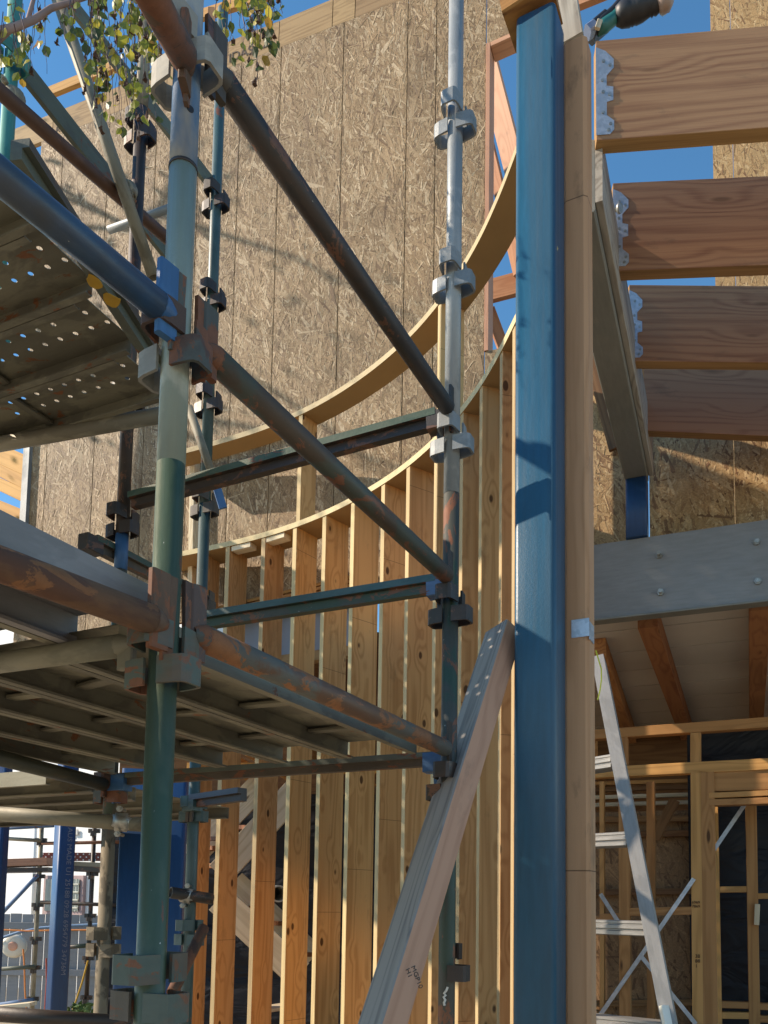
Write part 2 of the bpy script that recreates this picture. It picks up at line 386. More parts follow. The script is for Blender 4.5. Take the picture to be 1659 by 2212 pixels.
# window hole: its bottom at pixel row 757, its top sloping at rows 60-100
wz0 = W(1060, 757).z; wt0 = W(1050, 98); wt1 = W(1108, 72)
for i in range(len(xs)-1):
    s0, s1 = xs[i]+G/2, xs[i+1]-G/2
    if i < 10:
        board('sheet', wall, (wp(s0, zb), wp(s1, zb), wp(s1, ztop(s1)), wp(s0, ztop(s0))), None, Wn, OSB, i, 1500)
    else:
        board('sheet', wall, (wp(s0, zb), wp(s1, zb), wp(s1, wz0), wp(s0, wz0)), None, Wn, OSB, i, 1500)
        sl_ = (wt1.z-wt0.z)/((wt1-wt0).dot(Er)); zz = lambda s: wt0.z+sl_*(s-xs[10])
        board('sheet', wall, (wp(s0, zz(s0)), wp(s1, zz(s1)), wp(s1, ztop(s1)), wp(s0, ztop(s0))), None, Wn, OSB, 40+i, 1500)
# framing just behind the sheets of the wall (the dark seen in the joints)
backp = V(Wn)*-.03
mk('backing_frame', [wp(xs[0]+.02, zb+.02)+backp, wp(xs[10]-.03, zb+.02)+backp, wp(xs[10]-.03, ztop(xs[10])-.02)+backp, wp(xs[0]+.02, ztop(xs[0])-.02)+backp,
   wp(xs[0]+.02, zb+.02)+backp*3, wp(xs[10]-.03, zb+.02)+backp*3, wp(xs[10]-.03, ztop(xs[10])-.02)+backp*3, wp(xs[0]+.02, ztop(xs[0])-.02)+backp*3],
   [(0, 1, 2, 3), (7, 6, 5, 4), (0, 4, 5, 1), (1, 5, 6, 2), (2, 6, 7, 3), (3, 7, 4, 0)], darkw, wall)
# window lining in pink timber
wf = thing('window_lining', 'pinkish timber lining round the hole in the strand board wall, left of the blue column', 'window frame', wp(xs[10], wz0))
s0 = xs[10]
box('jamb', wp(s0+.019, wz0)-Wn*.06, wp(s0+.019, zz(s0))-Wn*.06, .15, .035, pinkw, wf, up=Er)
box('head', wp(s0+.04, zz(s0)-.02)-Wn*.06, wp(xs[12], zz(xs[12])-.02)-Wn*.06, .15, .04, pinkw, wf)
# ribbon boards along the top of the wall
bd = thing('ribbon_board', 'row of brown boards with stamped print capping the sloping top of the strand board wall', 'timber board', A_)
pxs = [(-60, 'a'), (113, 'b'), (330, 'c'), (602, 'd'), (718, 'e'), (767, 'f'), (960, 'g')]
BH = .285
for k in range(len(pxs)-1):
    sa, sb = [(W(p, top(p))-Wq).dot(Er) for p in (pxs[k][0], pxs[k+1][0])]
    a, b = wp(sa+.004, ztop(sa)), wp(sb-.004, ztop(sb))
    box('board', a+UZ*BH/2-Wn*.02, b+UZ*BH/2-Wn*.02, .042, BH, bandw, bd)
def ontop(px, lift, out=.0045):
    s = (W(px, top(px))-Wq).dot(Er); p = wp(s, ztop(s)+lift)+Wn*out; return p
ex = (wp(sB, ztop(sB))-wp(sA, ztop(sA))).normalized(); ez = Wn.cross(ex)
text('printed_lettering', 'IDAS', .135, cols(ex, ez, Wn, ontop(493, .05)), ink, bd, spacing=.95)
text('printed_lettering', 'Z', .135, cols(ex, ez, Wn, ontop(566, .06)), ink, bd)
text('printed_lettering', 'RID', .10, cols(ex, ez, Wn, ontop(120, .03)), ink, bd)
# galvanised upright on the left end of the wall
box('x', V((0, 0, 0)), V((0, 0, 1)), .1, .1, zinc) if False else None
gs = box('steel_corner_stud', W(56, 1120)+Wn*.02-UZ*.6, V((W(56, 1120).x, W(56, 1120).y, W(62, 880).z))+Wn*.02, .085, .05, galv, None, up=Wn)
tag(gs, 'shiny galvanised steel upright closing the left end of the strand board wall', 'steel stud')
# orange roof boards seen past it, in full sun
lo = thing('sunlit_rafter_stack', 'bright orange sunlit rafters beyond the galvanised upright at the left edge', 'rafters', P(20, 1060, 9))
for (a, b, h) in (((-60, 955), (60, 1008), .20), ((-60, 985), (60, 1045), .14), ((-60, 1018), (60, 1075), .13), ((-60, 1078), (60, 1128), .2)):
    box('rafter', q(a, 9.0), q(b, 8.6), .05, h, orangew, lo)
# upper roof framing beams against the sky
for (a, b, h, lab) in (((100, 204), (262, 138), .105, 'pale orange roof beam crossing the sky behind the leaves'), ((438, 33), (580, -12), .11, 'pale orange roof beam above the leaves right of the front standard')):
    tag(box('roof_beam', q(a, 8.3), q(b, 7.9), .05, h, orangew), lab, 'roof beam')
tag(box('roof_post', P(455, 70, 7.9), P(457, 20, 7.9), .07, .05, redw), 'short reddish post under the roof beam behind the front standard', 'roof post')
# framing seen through the window hole
th_ = thing('gable_frame', 'pink timber gable frame with printed boards seen through the window hole', 'timber frame', P(1090, 600, 8.2))
box('stud', P(1052, 130, 8.3), P(1120, 395, 8.0), .05, .22, pinkw, th_)
box('stud', P(1052, 300, 8.4), P(1122, 590, 8.1), .05, .12, redw, th_)
box('rail', P(1050, 632, 8.35), P(1125, 612, 8.2), .06, .24, redw, th_)
box('brace', P(1056, 668, 8.5), P(1096, 775, 8.5), .05, .12, redw, th_)
# ------------------------------------------------------------------ curved stud wall
DZ2, DZ1 = 3.07, 4.03
pts = [Pz(a, b, DZ2) for a, b in ((455, 1190), (553, 1171), (633, 1145), (713, 1113), (747, 1093), (830, 1053), (882, 1010), (933, 973), (1000, 897), (1033, 853), (1077, 783))]
pts = [V((p.x, p.y, 0)) for p in pts]+[V((.655, 4.15, 0)), V((.685, 3.95, 0)), V((.70, 3.85, 0))]
pts = [pts[0]+(pts[0]-pts[1])*1.2]+pts
for _ in range(2): pts = [pts[0]]+[(pts[i-1]+pts[i]*2+pts[i+1])/4 for i in range(1, len(pts)-1)]+[pts[-1]]
cv = []
for i in range(len(pts)-1):
    p0, p1, p2, p3 = pts[max(i-1, 0)], pts[i], pts[i+1], pts[min(i+2, len(pts)-1)]
    for k in range(12):
        t = k/12
        cv.append(.5*((2*p1)+(p2-p0)*t+(2*p0-5*p1+4*p2-p3)*t*t+(3*p1-p0-3*p2+p3)*t**3))
cv.append(pts[-1])
def tan(i): return (cv[min(i+1, len(cv)-1)]-cv[max(i-1, 0)]).normalized()
def nor(i): t = tan(i); return V((-t.y, t.x, 0))
cw = thing('curved_stud_wall', 'curved pine stud wall under two curved ribbons, sweeping towards the bright blue column', 'stud wall', V((cv[60].x, cv[60].y, 0)))
SD = .255
def ribbon(z, hgt, i0, i1, name, out=.0, dep=SD+.02):
    vs, fs, fm = [], [], []
    for i in range(i0, i1):
        a, b = cv[i]-nor(i)*out, cv[i]+nor(i)*dep
        vs += [(a.x, a.y, z), (b.x, b.y, z), (b.x, b.y, z+hgt), (a.x, a.y, z+hgt)]
    n = i1-i0
    for i in range(n-1):
        o = i*4
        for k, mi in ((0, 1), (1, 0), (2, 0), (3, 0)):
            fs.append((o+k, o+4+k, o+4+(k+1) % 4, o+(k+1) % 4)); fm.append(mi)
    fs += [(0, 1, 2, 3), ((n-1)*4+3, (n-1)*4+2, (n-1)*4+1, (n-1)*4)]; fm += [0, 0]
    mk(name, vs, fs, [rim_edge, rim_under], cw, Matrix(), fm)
ZC = CAM.z
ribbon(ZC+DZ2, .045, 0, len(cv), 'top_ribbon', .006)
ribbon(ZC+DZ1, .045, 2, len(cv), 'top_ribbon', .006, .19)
def at_px(px, py):
    r = ray(px, py); k = r.x/r.y
    return min(range(len(cv)), key=lambda i: abs(cv[i].x/cv[i].y-k)+(0 if cv[i].y > 3.3 else 9))
def stud(i, z0, z1, SD=SD):
    t, n = tan(i), nor(i); c = cv[i]+n*SD/2+t*.0225; L = z1-z0
    M = cols(UZ, n, UZ.cross(n), V((c.x, c.y, z0)))
    box('stud', V((0, 0, 0)), V((L, 0, 0)), SD, .045, stud_face, cw, emat=stud_edge, M=M)
for px in (417, 478, 553, 626, 685, 750, 815, 873, 930, 988, 1030, 1075, 1104):
    stud(at_px(px, 1500), .09, ZC+DZ2)
ribbon(.045, .045, 0, len(cv), 'bottom_plate')
for px, py in ((640, 1000), (945, 720)):
    stud(at_px(px, py), ZC+DZ2+.045, ZC+DZ1, .18)
# short noggings under the lower ribbon at the left
for px in (520, 590):
    i = at_px(px, 1190); p = cv[i]; 
    box('nogging', V((p.x, p.y, ZC+DZ2-.022))+nor(i)*.05-tan(i)*.10, V((p.x, p.y, ZC+DZ2-.022))+nor(i)*.05+tan(i)*.10, .09, .042, palew, cw)
# timber ledger fixed on the strand board along the upper ribbon
lg = box('wall_ledger', W(415, 993)+Wn*.03, W(640, 925)+Wn*.03, .04, .12, bandw); tag(lg, 'brown timber ledger nailed across the strand board at the left end of the upper ribbon', 'timber ledger')
pb = box('pale_upright', W(428, 975)+Wn*.03, W(420, 1360)+Wn*.03, .05, .12, palew, None, up=Wn); tag(pb, 'pale narrow upright standing against the strand board behind the back standard', 'timber upright')
# yellow flashing strips and frosted pane under the strand board wall
for k, (y, c) in enumerate(((1297, orangew), (1306, framew), (1316, orangew))):
    tag(box('eaves_batten', W(440, y+30)+Wn*.04, W(760, y-45)+Wn*.04, .05, .028, c), ('upper', 'middle', 'lowest')[k]+' of three yellow battens along the foot of the strand board wall', 'batten', 'yellow battens under the strand board wall')
pw = Wn*-.15
pn = thing('frosted_window', 'blue grey window pane glimpsed between the left studs below the yellow battens', 'window', W(600, 1420)+pw)
a, b, c_, d = W(495, 1425)+pw, W(775, 1385)+pw, W(775, 1290)+pw, W(495, 1330)+pw
mk('pane', [a, b, c_, d, a+pw*.2, b+pw*.2, c_+pw*.2, d+pw*.2], [(0, 1, 2, 3), (7, 6, 5, 4), (0, 4, 5, 1), (1, 5, 6, 2), (2, 6, 7, 3), (3, 7, 4, 0)], glassm, pn)
box('sill', a-Wn*-.05-UZ*.05, b-Wn*-.05-UZ*.05, .09, .09, bandw, pn)
# ------------------------------------------------------------------ blue column, its timber and the prop
a22 = math.atan(.51)
bx, by = V((math.cos(a22), -math.sin(a22), 0)), V((math.sin(a22), math.cos(a22), 0))   # across / away, squared to the grey beam
def rrect(w_, h, r, n=5):
    o = []
    for cx, cy, a0 in ((w_/2-r, h/2-r, 0), (-w_/2+r, h/2-r, 90), (-w_/2+r, -h/2+r, 180), (w_/2-r, -h/2+r, 270)):
        for k in range(n+1):
            a = math.radians(a0+90*k/n); o.append((cx+r*math.cos(a), cy+r*math.sin(a)))
    return o
def column(name, c, ztop_, size, mat, label, axx, axy, z0=0.0, r=.017):
    pr = rrect(size, size, r); vs, fs = prism_data([(a, b) for a, b in pr], ztop_-z0)
    n = len(pr); sm = [True]*n+[False, False]
    M = cols(UZ, axx, UZ.cross(axx), V((c.x, c.y, z0)))
    o = mk(name, vs, fs, mat, None, M, None, sm); return tag(o, label, 'steel column')
pl = P(1110, 1000, 2.62); pc = pl+bx*.068+by*.068
zt = P(1165, 62, 2.65).z
col = column('steel_column', pc, zt, .136, bluepost, 'tall bright blue square steel column standing right of the curved stud wall', bx, by)
fo = mk('dried_foam', *(lambda r_: ([V((r_.uniform(-.012, .012), -.006*k % .012, r_.uniform(-.028, .028))) for k in range(14)], [(i, (i+3) % 14, (i+5) % 14) for i in range(14)]))(random.Random(3)), plain('dried_foam', (.45, .33, .12), .9), col, Matrix.Translation(P(1199, 533, 2.585)))
# timber beside the column
tl_ = V((pc.x, pc.y, 0))+bx*.0575+by*.069; tw2 = .084
tp = box('column_timber', tl_+bx*tw2/2+by*.045, tl_+bx*tw2/2+by*.045+UZ*P(1250, 100, 2.69).z, tw2, .09, post_wood, None, up=by, c=.012)
tag(tp, 'straight pine timber fixed upright along the right side of the blue column', 'timber')
wb = box('weathered_packer', P(1236, 92, 2.80), P(1212, -60, 2.80), .085, .04, weathb, None, up=-by); tag(wb, 'grey weathered packer board above the pine timber, behind the column head', 'timber packer')
bc = pc+UZ*(zt+.10)
hb = box('beam_end', V((bc.x, bc.y, 0))*1-V((0, 0, 0))+UZ*(zt+.095)-bx*.12-by*.02, V((bc.x, bc.y, 0))+UZ*(zt+.125)+bx*.05-by*.02, .16, .17, wood('knotty_beam', (.42, .20, .06), (.20, .08, .03), bands=4, stain=.4), None, c=.006); tag(hb, 'rough knotty timber beam end bearing on top of the blue column', 'timber beam')
np_ = thing('nail_plate', 'small galvanised angle plate wrapped round the pine timber edge', 'nail plate', P(1268, 1362, 2.66))
e_ = P(1282, 1362, 2.68)
mk('plate', *prism_data(rect(.058, .060, .001), .0025), zinc, np_, cols(-by, bx, -UZ, tl_+bx*(tw2-.027)-by*.0005+UZ*e_.z))
mk('plate', *prism_data(rect(.060, .060, .001), .0025), zinc, np_, cols(bx, by, UZ, tl_+bx*(tw2+.0005)+by*.032+UZ*(e_.z-.01)))
# weathered prop
pp0, pp1 = P(1088, 1368, 2.75), P(790, 2330, 2.05)
pr_ = box('timber_prop', pp0, pp1,   .105, .078, pinkw, None, up=V((-.75, -.45, .5)), emat=None, c=.004)
pr_.data.materials.append(weath)
vs_ = pr_.data
for p in vs_.polygons:
    if p.normal.z > .5 or p.normal.z > .2: p.material_index = 1
tag(pr_, 'leaning weathered timber prop, grey on its upper face, braced against the blue column', 'timber prop')
dirp = (pp1-pp0).normalized()
fm_ = frame(pp0, pp1, V((-.75, -.45, .5))); sn_ = fm_.col[1].to_3d()
if sn_.y > 0: sn_ = -sn_
pcs = pp0+sn_*.0532
def onprop(px, py):
    r = ray(px, py); return CAM+r*((pcs-CAM).dot(sn_)/r.dot(sn_))
ta, tb1 = onprop(888, 2088), onprop(906, 2136); tx = (tb1-ta).normalized()
text('printed_lettering', 'MGP10\nH1', .020, cols(tx, sn_.cross(tx), sn_, ta), ink, pr_)
# ------------------------------------------------------------------ grey receding beam, packer, joists
bz = CAM.z+2.665
Bd = (V((P(1377, 1005, 5.05).x, 5.05, 0))-V((P(1268, 300, 2.95).x-.05, 2.95, 0))).normalized()
Bx = V((Bd.y, -Bd.x, 0))
e0 = P(1376, 1006, 5.05); e0 = V((e0.x, e0.y, bz))
sb = thing('steel_floor_beam', 'grey steel beam running away above the joist ends to the small blue column', 'steel beam', e0)
bs = e0-Bd*2.2
box('beam', bs+UZ*.15, e0+UZ*.15, .138, .30, steelolive, sb, c=.006)
pk = box('beam_packer', bs+Bx*.084+UZ*.17, e0+Bx*.084+UZ*.17, .028, .27, weathb); tag(pk, 'timber packer bolted along the grey beam, carrying the joist hangers', 'timber packer')
for (x, y) in ((1372, 851), (1403, 955)): pass
c2 = column('steel_column', e0+UZ*0-Bd*.02, bz-.002, .128, navy, 'short dark blue steel column under the far end of the grey beam', Bx, Bd, z0=P(1375, 1170, 5.05).z)
JH = .415
jd = [((1289, 303), 2.95, (1659, 275), 'topmost and nearest'), ((1326, 585), 3.45, (1659, 572), 'second from the top'), ((1361, 780), 4.05, (1659, 783), 'third from the top'), ((1392, 930), 4.68, (1659, 941.6), 'lowest and farthest')]
def hanger_mesh():
    pr = [(-.17, -.028), (-.17, .0), (-.155, .012), (-.13, .012), (-.115, -.008), (-.06, -.008), (-.05, .012), (-.01, .012), (.0, .0), (.02, -.008), (.055, -.008), (.075, .014), (.105, .014), (.13, -.005), (.145, -.028)]
    return [(a, 0, b) for a, b in pr], pr
for k, (pa, Y, pe, lab) in enumerate(jd):
    a = P(*pa, Y); dz = a.z-CAM.z; b = Pz(*pe, dz); d = (b-a).normalized(); d.z = 0; d.normalize(); yb = V((-d.y, d.x, 0))
    jt = thing('floor_joist', 'deep engineered timber floor joist, %s of the four on the right' % lab, 'joist', a, 'floor joists hung on the grey beam')
    L = 3.2
    box('joist', a+yb*.0315+UZ*JH/2, a+yb*.0315+UZ*JH/2+d*L, .063, JH, joist_face, jt, emat=joist_edge, eaxis='z', c=.0015)
    # hanger: folded zinc plate on the near face, with nails
    if k < 3:
        pr = [(z*1.22, (x+.010)*1.12) for z, x in [(-.165, -.012), (-.165, .034), (-.15, .048), (-.12, .048), (-.10, .024), (-.055, .024), (-.05, .046), (-.005, .046), (.0, .024), (.035, .024), (.06, .048), (.09, .048), (.12, .020), (.135, -.012)]]
        zc = .22
        vs, fs = prism_data([(x, z) for z, x in pr], .002)
        nl = [(vs, fs)]
        for (z, x) in ((-.15, .030), (-.13, .036), (-.03, .034), (-.02, .012), (.07, .036), (.085, .014), (-.09, .012), (.02, .010)):
            v_, f_ = prism_data(circ(.0065, 8), .002)
            nl.append(([V((p[0]+.002, p[1]+(x+.01)*1.12, p[2]+z*1.22)) for p in v_], f_))
        mk('hanger', *merge(nl), [zinc, steelbolt], jt, cols(-yb, d, UZ, a+UZ*zc-yb*.001), [0]*len(fs)+[1]*(sum(len(f) for v, f in nl)-len(fs)))
cb = thing('coach_bolt', 'loose bolt with washer sticking out above the second joist hanger', 'bolt', P(1330, 453, 3.4))
p0, p1 = P(1309, 460, 3.40), P(1336, 451, 3.36)
tube('shank', p0, p1, .010, steelbolt, cb, 12, False)
dd = (p1-p0).normalized(); tube('head', p1, p1+dd*.012, .020, steelbolt, cb, 12, False)
# ------------------------------------------------------------------ transverse grey beam with bolts
Ad = V((2.4, -1, 0)).normalized(); An = V((-Ad.y, Ad.x, 0)); An = An if An.y < 0 else -An
tq = P(1375, 1165, 5.0)
def T(px, py, off=0.0): return Pw(px, py, tq+An*off, Ad)
z1, z0 = T(1290, 1182).z, T(1290, 1342).z
zq1, zq0 = T(1659, 1116).z, T(1659, 1292).z
zt_, zbm = (z1+zq1)/2, (z0+zq0)/2
A0, A1 = T(1150, 1200), T(1900, 1060)
tb = thing('steel_lintel_beam', 'wide grey steel channel beam with four bolts crossing behind the ladder top', 'steel beam', V((tq.x, tq.y, zbm)))
hh = zt_-zbm
prf = [(0, 0), (.0, hh), (.09, hh), (.09, hh-.012), (.012, hh-.012), (.012, .012), (.09, .012), (.09, 0)]
prf = [(-.0, 0), (0, hh), (.10, hh), (.10, hh-.012), (.012, hh-.012), (.012, .012), (.10, .012), (.10, 0)]
vs, fs = prism_data([(y, z) for y, z in prf], (A1-A0).length)
Mb = cols(Ad, -An, UZ, V((A0.x, A0.y, zbm)))
mk('beam', vs, fs, steelgrey, tb, Mb)
fl = V((A0.x, A0.y, zbm))
box('bottom_flange', fl-An*.02-UZ*.008, fl+Ad*(A1-A0).length-An*.02-UZ*.008, .09, .014, steelolive, tb)
for (px, py, lg_) in ((1424, 1200, .05), (1427, 1280, .04), (1634, 1171, .022), (1637, 1256, .022)):
    p = T(px, py)
    bt = tube('bolt', p, p+An*lg_, .012, steelbolt, tb, 10, False)
    tube('nut', p, p+An*.014, .021, steelbolt, bt, 6, False)
# strand board beyond the beam, with dark edge batten
bq = P(1375, 1165, 5.35)
def Q(px, py): return Pw(px, py, bq, Ad)
ob = thing('strand_board_cladding', 'strand board panels with dark bottom edge behind the small blue column, half in sun', 'wall panel', Q(1450, 1160))
for k, (pa, pb_) in enumerate(((1240, 1352), (1404, 1588), (1590, 1800))):
    a, b = Q(pa, 1180), Q(pb_, 1150); a.z = b.z = Q(1500, 1150).z; zt2 = Q(1300, 820).z
    board('sheet', ob, (a, b, V((b.x, b.y, zt2)), V((a.x, a.y, zt2))), None, An, OSB2, 100+k, 1500)
    box('edge_batten', a-UZ*.022+An*.0, b-UZ*.022+An*.0, .05, .036, osb_edge, ob)
ldb = box('leaning_board', Q(1262, 700)+An*.06, Q(1336, 978)+An*.06, .11, .03, darkw, None, up=An); tag(ldb, 'brown board leaning across the sunlit strand board under the grey beam', 'timber board')
# far strand board tower top right
tw = thing('strand_board_tower', 'sunlit strand board tower behind the joists at the upper right', 'wall', P(1600, 400, 9))
q0 = P(1548, 400, 9.0)
for k, (pa, pb_) in enumerate(((1548, 1592), (1593, 1760))):
    a, b = Pw(pa, 760, q0, Ad), Pw(pb_, 760, q0, Ad); a.z = b.z = 3.0
    board('sheet', tw, (a, b, V((b.x, b.y, 13.6)), V((a.x, a.y, 13.6))), None, An, OSB2, 200+k, 500)
fb_ = box('fascia_beam', P(1225, 12, 5.5), P(1400, -60, 5.3), .05, .12, redw); tag(fb_, 'reddish roof beam running off the top edge behind the power tool', 'roof beam')
# power tool lying on the top joist
pt = thing('power_tool', 'black and teal cordless power tool lying on the topmost joist', 'power tool', P(1330, 60, 3.05))
def lathe(prof, n=16):
    vs, fs = [], []
    for x, r in prof: vs += [(x, r*math.cos(2*math.pi*k/n), r*math.sin(2*math.pi*k/n)) for k in range(n)]
    for i in range(len(prof)-1):
        fs += [(i*n+k, i*n+(k+1) % n, (i+1)*n+(k+1) % n, (i+1)*n+k) for k in range(n)]
    fs += [tuple(range(n-1, -1, -1)), tuple(range((len(prof)-1)*n, len(prof)*n))]
    return vs, fs
a, b = P(1330, 36, 3.0), P(1440, 0, 2.95)
mk('body', *lathe([(0, .030), (.02, .042), (.05, .047), (.055, .044), (.06, .047), (.07, .044), (.075, .047), (.10, .044), (.13, .034), (.135, .040), (.14, .034), (.15, .038), (.165, .030), (.185, .030)]), black, pt, frame(a, b), None, True)
mk('collar', *lathe([(.165, .036), (.175, .044), (.19, .040), (.20, .025)]), steelbolt, pt, frame(a, b), None, True)
mk('gear_head', *lathe([(.0, .022), (.012, .034), (.03, .040), (.05, .028)], 8), plain('tool_head', (.30, .22, .18), .6), pt, frame(P(1422, 14, 2.95), P(1456, -14, 2.93)), None, True)
mk('handle', *lathe([(0, .020), (.03, .027), (.08, .024), (.12, .030), (.14, .026)], 10), tealtool, pt, frame(P(1292, 66, 3.0), P(1345, 26, 3.0)), None, True)
mk('grip', *lathe([(0, .014), (.03, .018), (.10, .016), (.14, .020)], 10), black, pt, frame(P(1288, 56, 3.0), P(1340, 8, 3.0)), None, True)
mk('battery', *prism_data(rrect(.07, .05, .012), .085), black, pt, frame(P(1276, 74, 3.02), P(1302, 52, 3.02)))
box('lens_cover', P(1268, 71, 3.0), P(1284, 60, 3.0), .05, .04, plain('blue_grey_plastic', (.16, .20, .30), .4), pt, c=.012)
tag(box('timber_offcut', P(1290, 62, 2.97), P(1296, 44, 2.97), .012, .02, palew), 'small pale wood chip beside the power tool battery', 'wood chip')
# ================================================================== SCAFFOLD
def vloop():
    """one V-pressing: bent strap welded on a tube, local x outwards, z up"""
    pth = [(.014, -.032), (.045, -.029), (.060, -.025), (.066, -.017), (.066, .017), (.060, .025), (.045, .029), (.014, .032)]
    inn = [(.014, -.026), (.045, -.023), (.055, -.020), (.060, -.014), (.060, .014), (.055, .020), (.045, .023), (.014, .026)]
    h = .023; n = len(pth); vs = []
    for z in (-h, h):
        vs += [(a, b, z) for a, b in pth]+[(a, b, z) for a, b in inn]
    fs = []
    for i in range(n-1):
        fs += [(i, i+1, 2*n+i+1, 2*n+i), (n+i+1, n+i, 3*n+i, 3*n+i+1), (i+1, i, n+i, n+i+1), (2*n+i, 2*n+i+1, 3*n+i+1, 3*n+i)]
    fs += [(0, 2*n, 3*n, n), (n-1, 2*n-1, 4*n-1, 3*n-1)]
    return vs, fs
_vl = vloop(); _vm = {}
def vbr(parent, at, d, mat):
    if mat.name not in _vm:
        me = bpy.data.meshes.new('bracket'); me.from_pydata(_vl[0], [], _vl[1]); me.materials.append(mat); _vm[mat.name] = me
    o = bpy.data.objects.new('bracket', _vm[mat.name]); link(o, parent, cols(d, UZ.cross(d), UZ, at)); return o
def standard(label, ax, Y, segs, clusters, group='scaffold standards', r=TR):
    """segs: [(py_top, py_bottom or None, material)], clusters: [(py, material, drop)]"""
    a = P(*ax, Y); X, Yw = a.x, a.y
    def z(py): return P(PX+(ax[0]-PX), py, Y).z
    t = thing('scaffold_standard', label, 'scaffold pole', V((X, Yw, 0)), group)
    for (y0, y1, m) in segs:
        zt_ = z(y0); zb_ = 0.0 if y1 is None else z(y1)
        tube('tube', V((X, Yw, zb_)), V((X, Yw, zt_)), r, m, t)
    for cl in clusters:
        py, m = cl[0], cl[1]; zz_ = z(py); ds = cl[2] if len(cl) > 2 else 'CcDd'
        for ch, d, dz in (('C', Cd, .03), ('c', -Cd, .03), ('D', Dd, -.03), ('d', -Dd, -.03)):
            if ch in ds: vbr(t, V((X, Yw, zz_+dz)), d, m)
    return t
S1 = P(370, 1000, 1.37); S2 = P(976, 1000, 2.46); S3 = P(271, 1000, 3.03); S4 = P(446, 1000, 3.55)
t1 = standard('nearest scaffold standard, thick and green below a blue patched top', (370, 1000), 1.37,
    [(-260, 365, bluegal), (366, 1005, greenl), (1005, None, green)],
    [(127, pressgrey), (752, pressrust, 'Ccd'), (752, pressgrey, 'D'), (1420, pressgreen), (2132, pressgreen)])
zz1 = P(370, 365, 1.37).z
tube('joint_collar', V((S1.x, S1.y, zz1-.004)), V((S1.x, S1.y, zz1+.002)), TR+.0012, rustd, t1)
ho = P(383, 258, 1.37); hn = (V((ho.x-S1.x, -.02, 0))).normalized()
rv = (V((CAM.x, CAM.y, 0))-V((S1.x, S1.y, 0))).normalized(); rv = (rv+V((rv.y*-1, rv.x, 0))*.35).normalized()
tube('pin_hole', V((S1.x, S1.y, ho.z))+rv*(TR-.003), V((S1.x, S1.y, ho.z))+rv*(TR+.0008), .0065, black, t1, 12, False)
t2 = standard('scaffold standard right of the bay, galvanised grey above and dark green below', (976, 1000), 2.46,
    [(-120, 1068, galv), (1069, None, greend)], [(262, galv), (600, galv), (948, galv), (1312, rustd), (1690, rustd), (2078, rustd, 'Cd')])
t3 = standard('dark rusty scaffold standard left of the nearest standard, crusted with cement at its foot', (271, 1000), 3.03,
    [(52, 235, galvdirty), (236, 1155, rustd), (1156, 1232, bluef), (1233, 1760, greend), (1761, None, dirty)],
    [(285, rustd), (858, rustd), (1130, rustd), (1705, pressrust), (2035, dirty)])
t4 = standard('thin teal scaffold standard just right of and far behind the nearest standard', (446, 1000), 3.55,
    [(20, 1090, teal), (1091, None, teal)], [(432, rustd), (645, rustd), (868, rustd), (1090, chand), (1300, chand), (1750, teal), (2015, teal)])
t6 = standard('bright teal scaffold standard half cut by the left picture edge', (3, 500), 2.75, [(-60, 1500, tealb)], [(135, tealb), (452, tealb), (725, tealb)])
# ---- ledgers
def ledger(label, p0, p1, mat, e0=None, e1=None, w0=None, w1=None, r=TR, group='scaffold ledgers'):
    t = thing('scaffold_ledger', label, 'scaffold tube', p0.lerp(p1, .5), group)
    tube('tube', p0, p1, r, mat, t)
    d = (p1-p0).normalized(); dh = V((d.x, d.y, 0)).normalized(); sd = V((-dh.y, dh.x, 0))
    for p, sg, em, wm in ((p0, -1, e0, w0), (p1, 1, e1, w1)):
        if em:
            c = p+dh*sg*.016; ef = box('end_fitting', c-UZ*.045, c+UZ*.085, .014, .040, em, t, up=dh, c=.006)
            v_, f_ = path_tube([p-d*sg*.002, p+dh*sg*.012, p+dh*sg*.03], [r*1.02, r*.86, r*.5], 14); mk('pinched_end', v_, f_, em, t, Matrix(), None, True)
        if wm:
            c = p+dh*sg*.036
            vs = [(-.06, -.004, -.011), (-.06, .004, -.011), (-.06, .004, .011), (-.06, -.004, .011), (.085, -.004, -.017), (.085, .004, -.017), (.085, .004, .017), (.085, -.004, .017)]
            M = cols(UZ, sd, UZ.cross(sd), c+UZ*.0)
            mk('wedge', vs, [(3, 2, 1, 0), (4, 5, 6, 7), (0, 1, 5, 4), (1, 2, 6, 5), (2, 3, 7, 6), (3, 0, 4, 7)], wm, t, M)
    return t
def near(S, d, o): return S+d*o
L1 = ledger('dark rusty tube from the head of the nearest standard to the right standard', P(482, 178, 1.43), P(966, 880, 2.40), rustd, chand, None, rustd, rustd)
L2 = ledger('blue and rust patched tube from the middle bracket of the nearest standard rightwards', P(462, 775, 1.43), P(964, 1243, 2.40), rustg, pressrust, None, pressrust, rustd)
L3 = ledger('thick rusty brown tube along the lower platform edge between the nearest and right standards', P(437, 1378, 1.43), P(961, 1616, 2.40), rustb, pressrust, None, pressrust, rustd)
L1b = ledger('brown tube stub entering at the top edge left of the nearest standard', P(395, 118, 1.31), P(300, -60, 1.08), rust, rust, None, rust, None)
L2b = ledger('shiny black and blue tube running from the left picture edge down to the nearest standard', P(343, 662, 1.31), P(-160, 250, 1.0), blueb, bluef, None, pressrust, None)
L3b = ledger('heavily rusted orange brown tube under the platform edge left of the nearest standard', P(325, 1338, 1.31), P(-160, 1160, 1.0), metal('orange_rust_tube', (.16, .075, .035), (.11, .045, .025), rust=.45, rc=(.12, .05, .02), rough=.75), rust, None, rust, None)
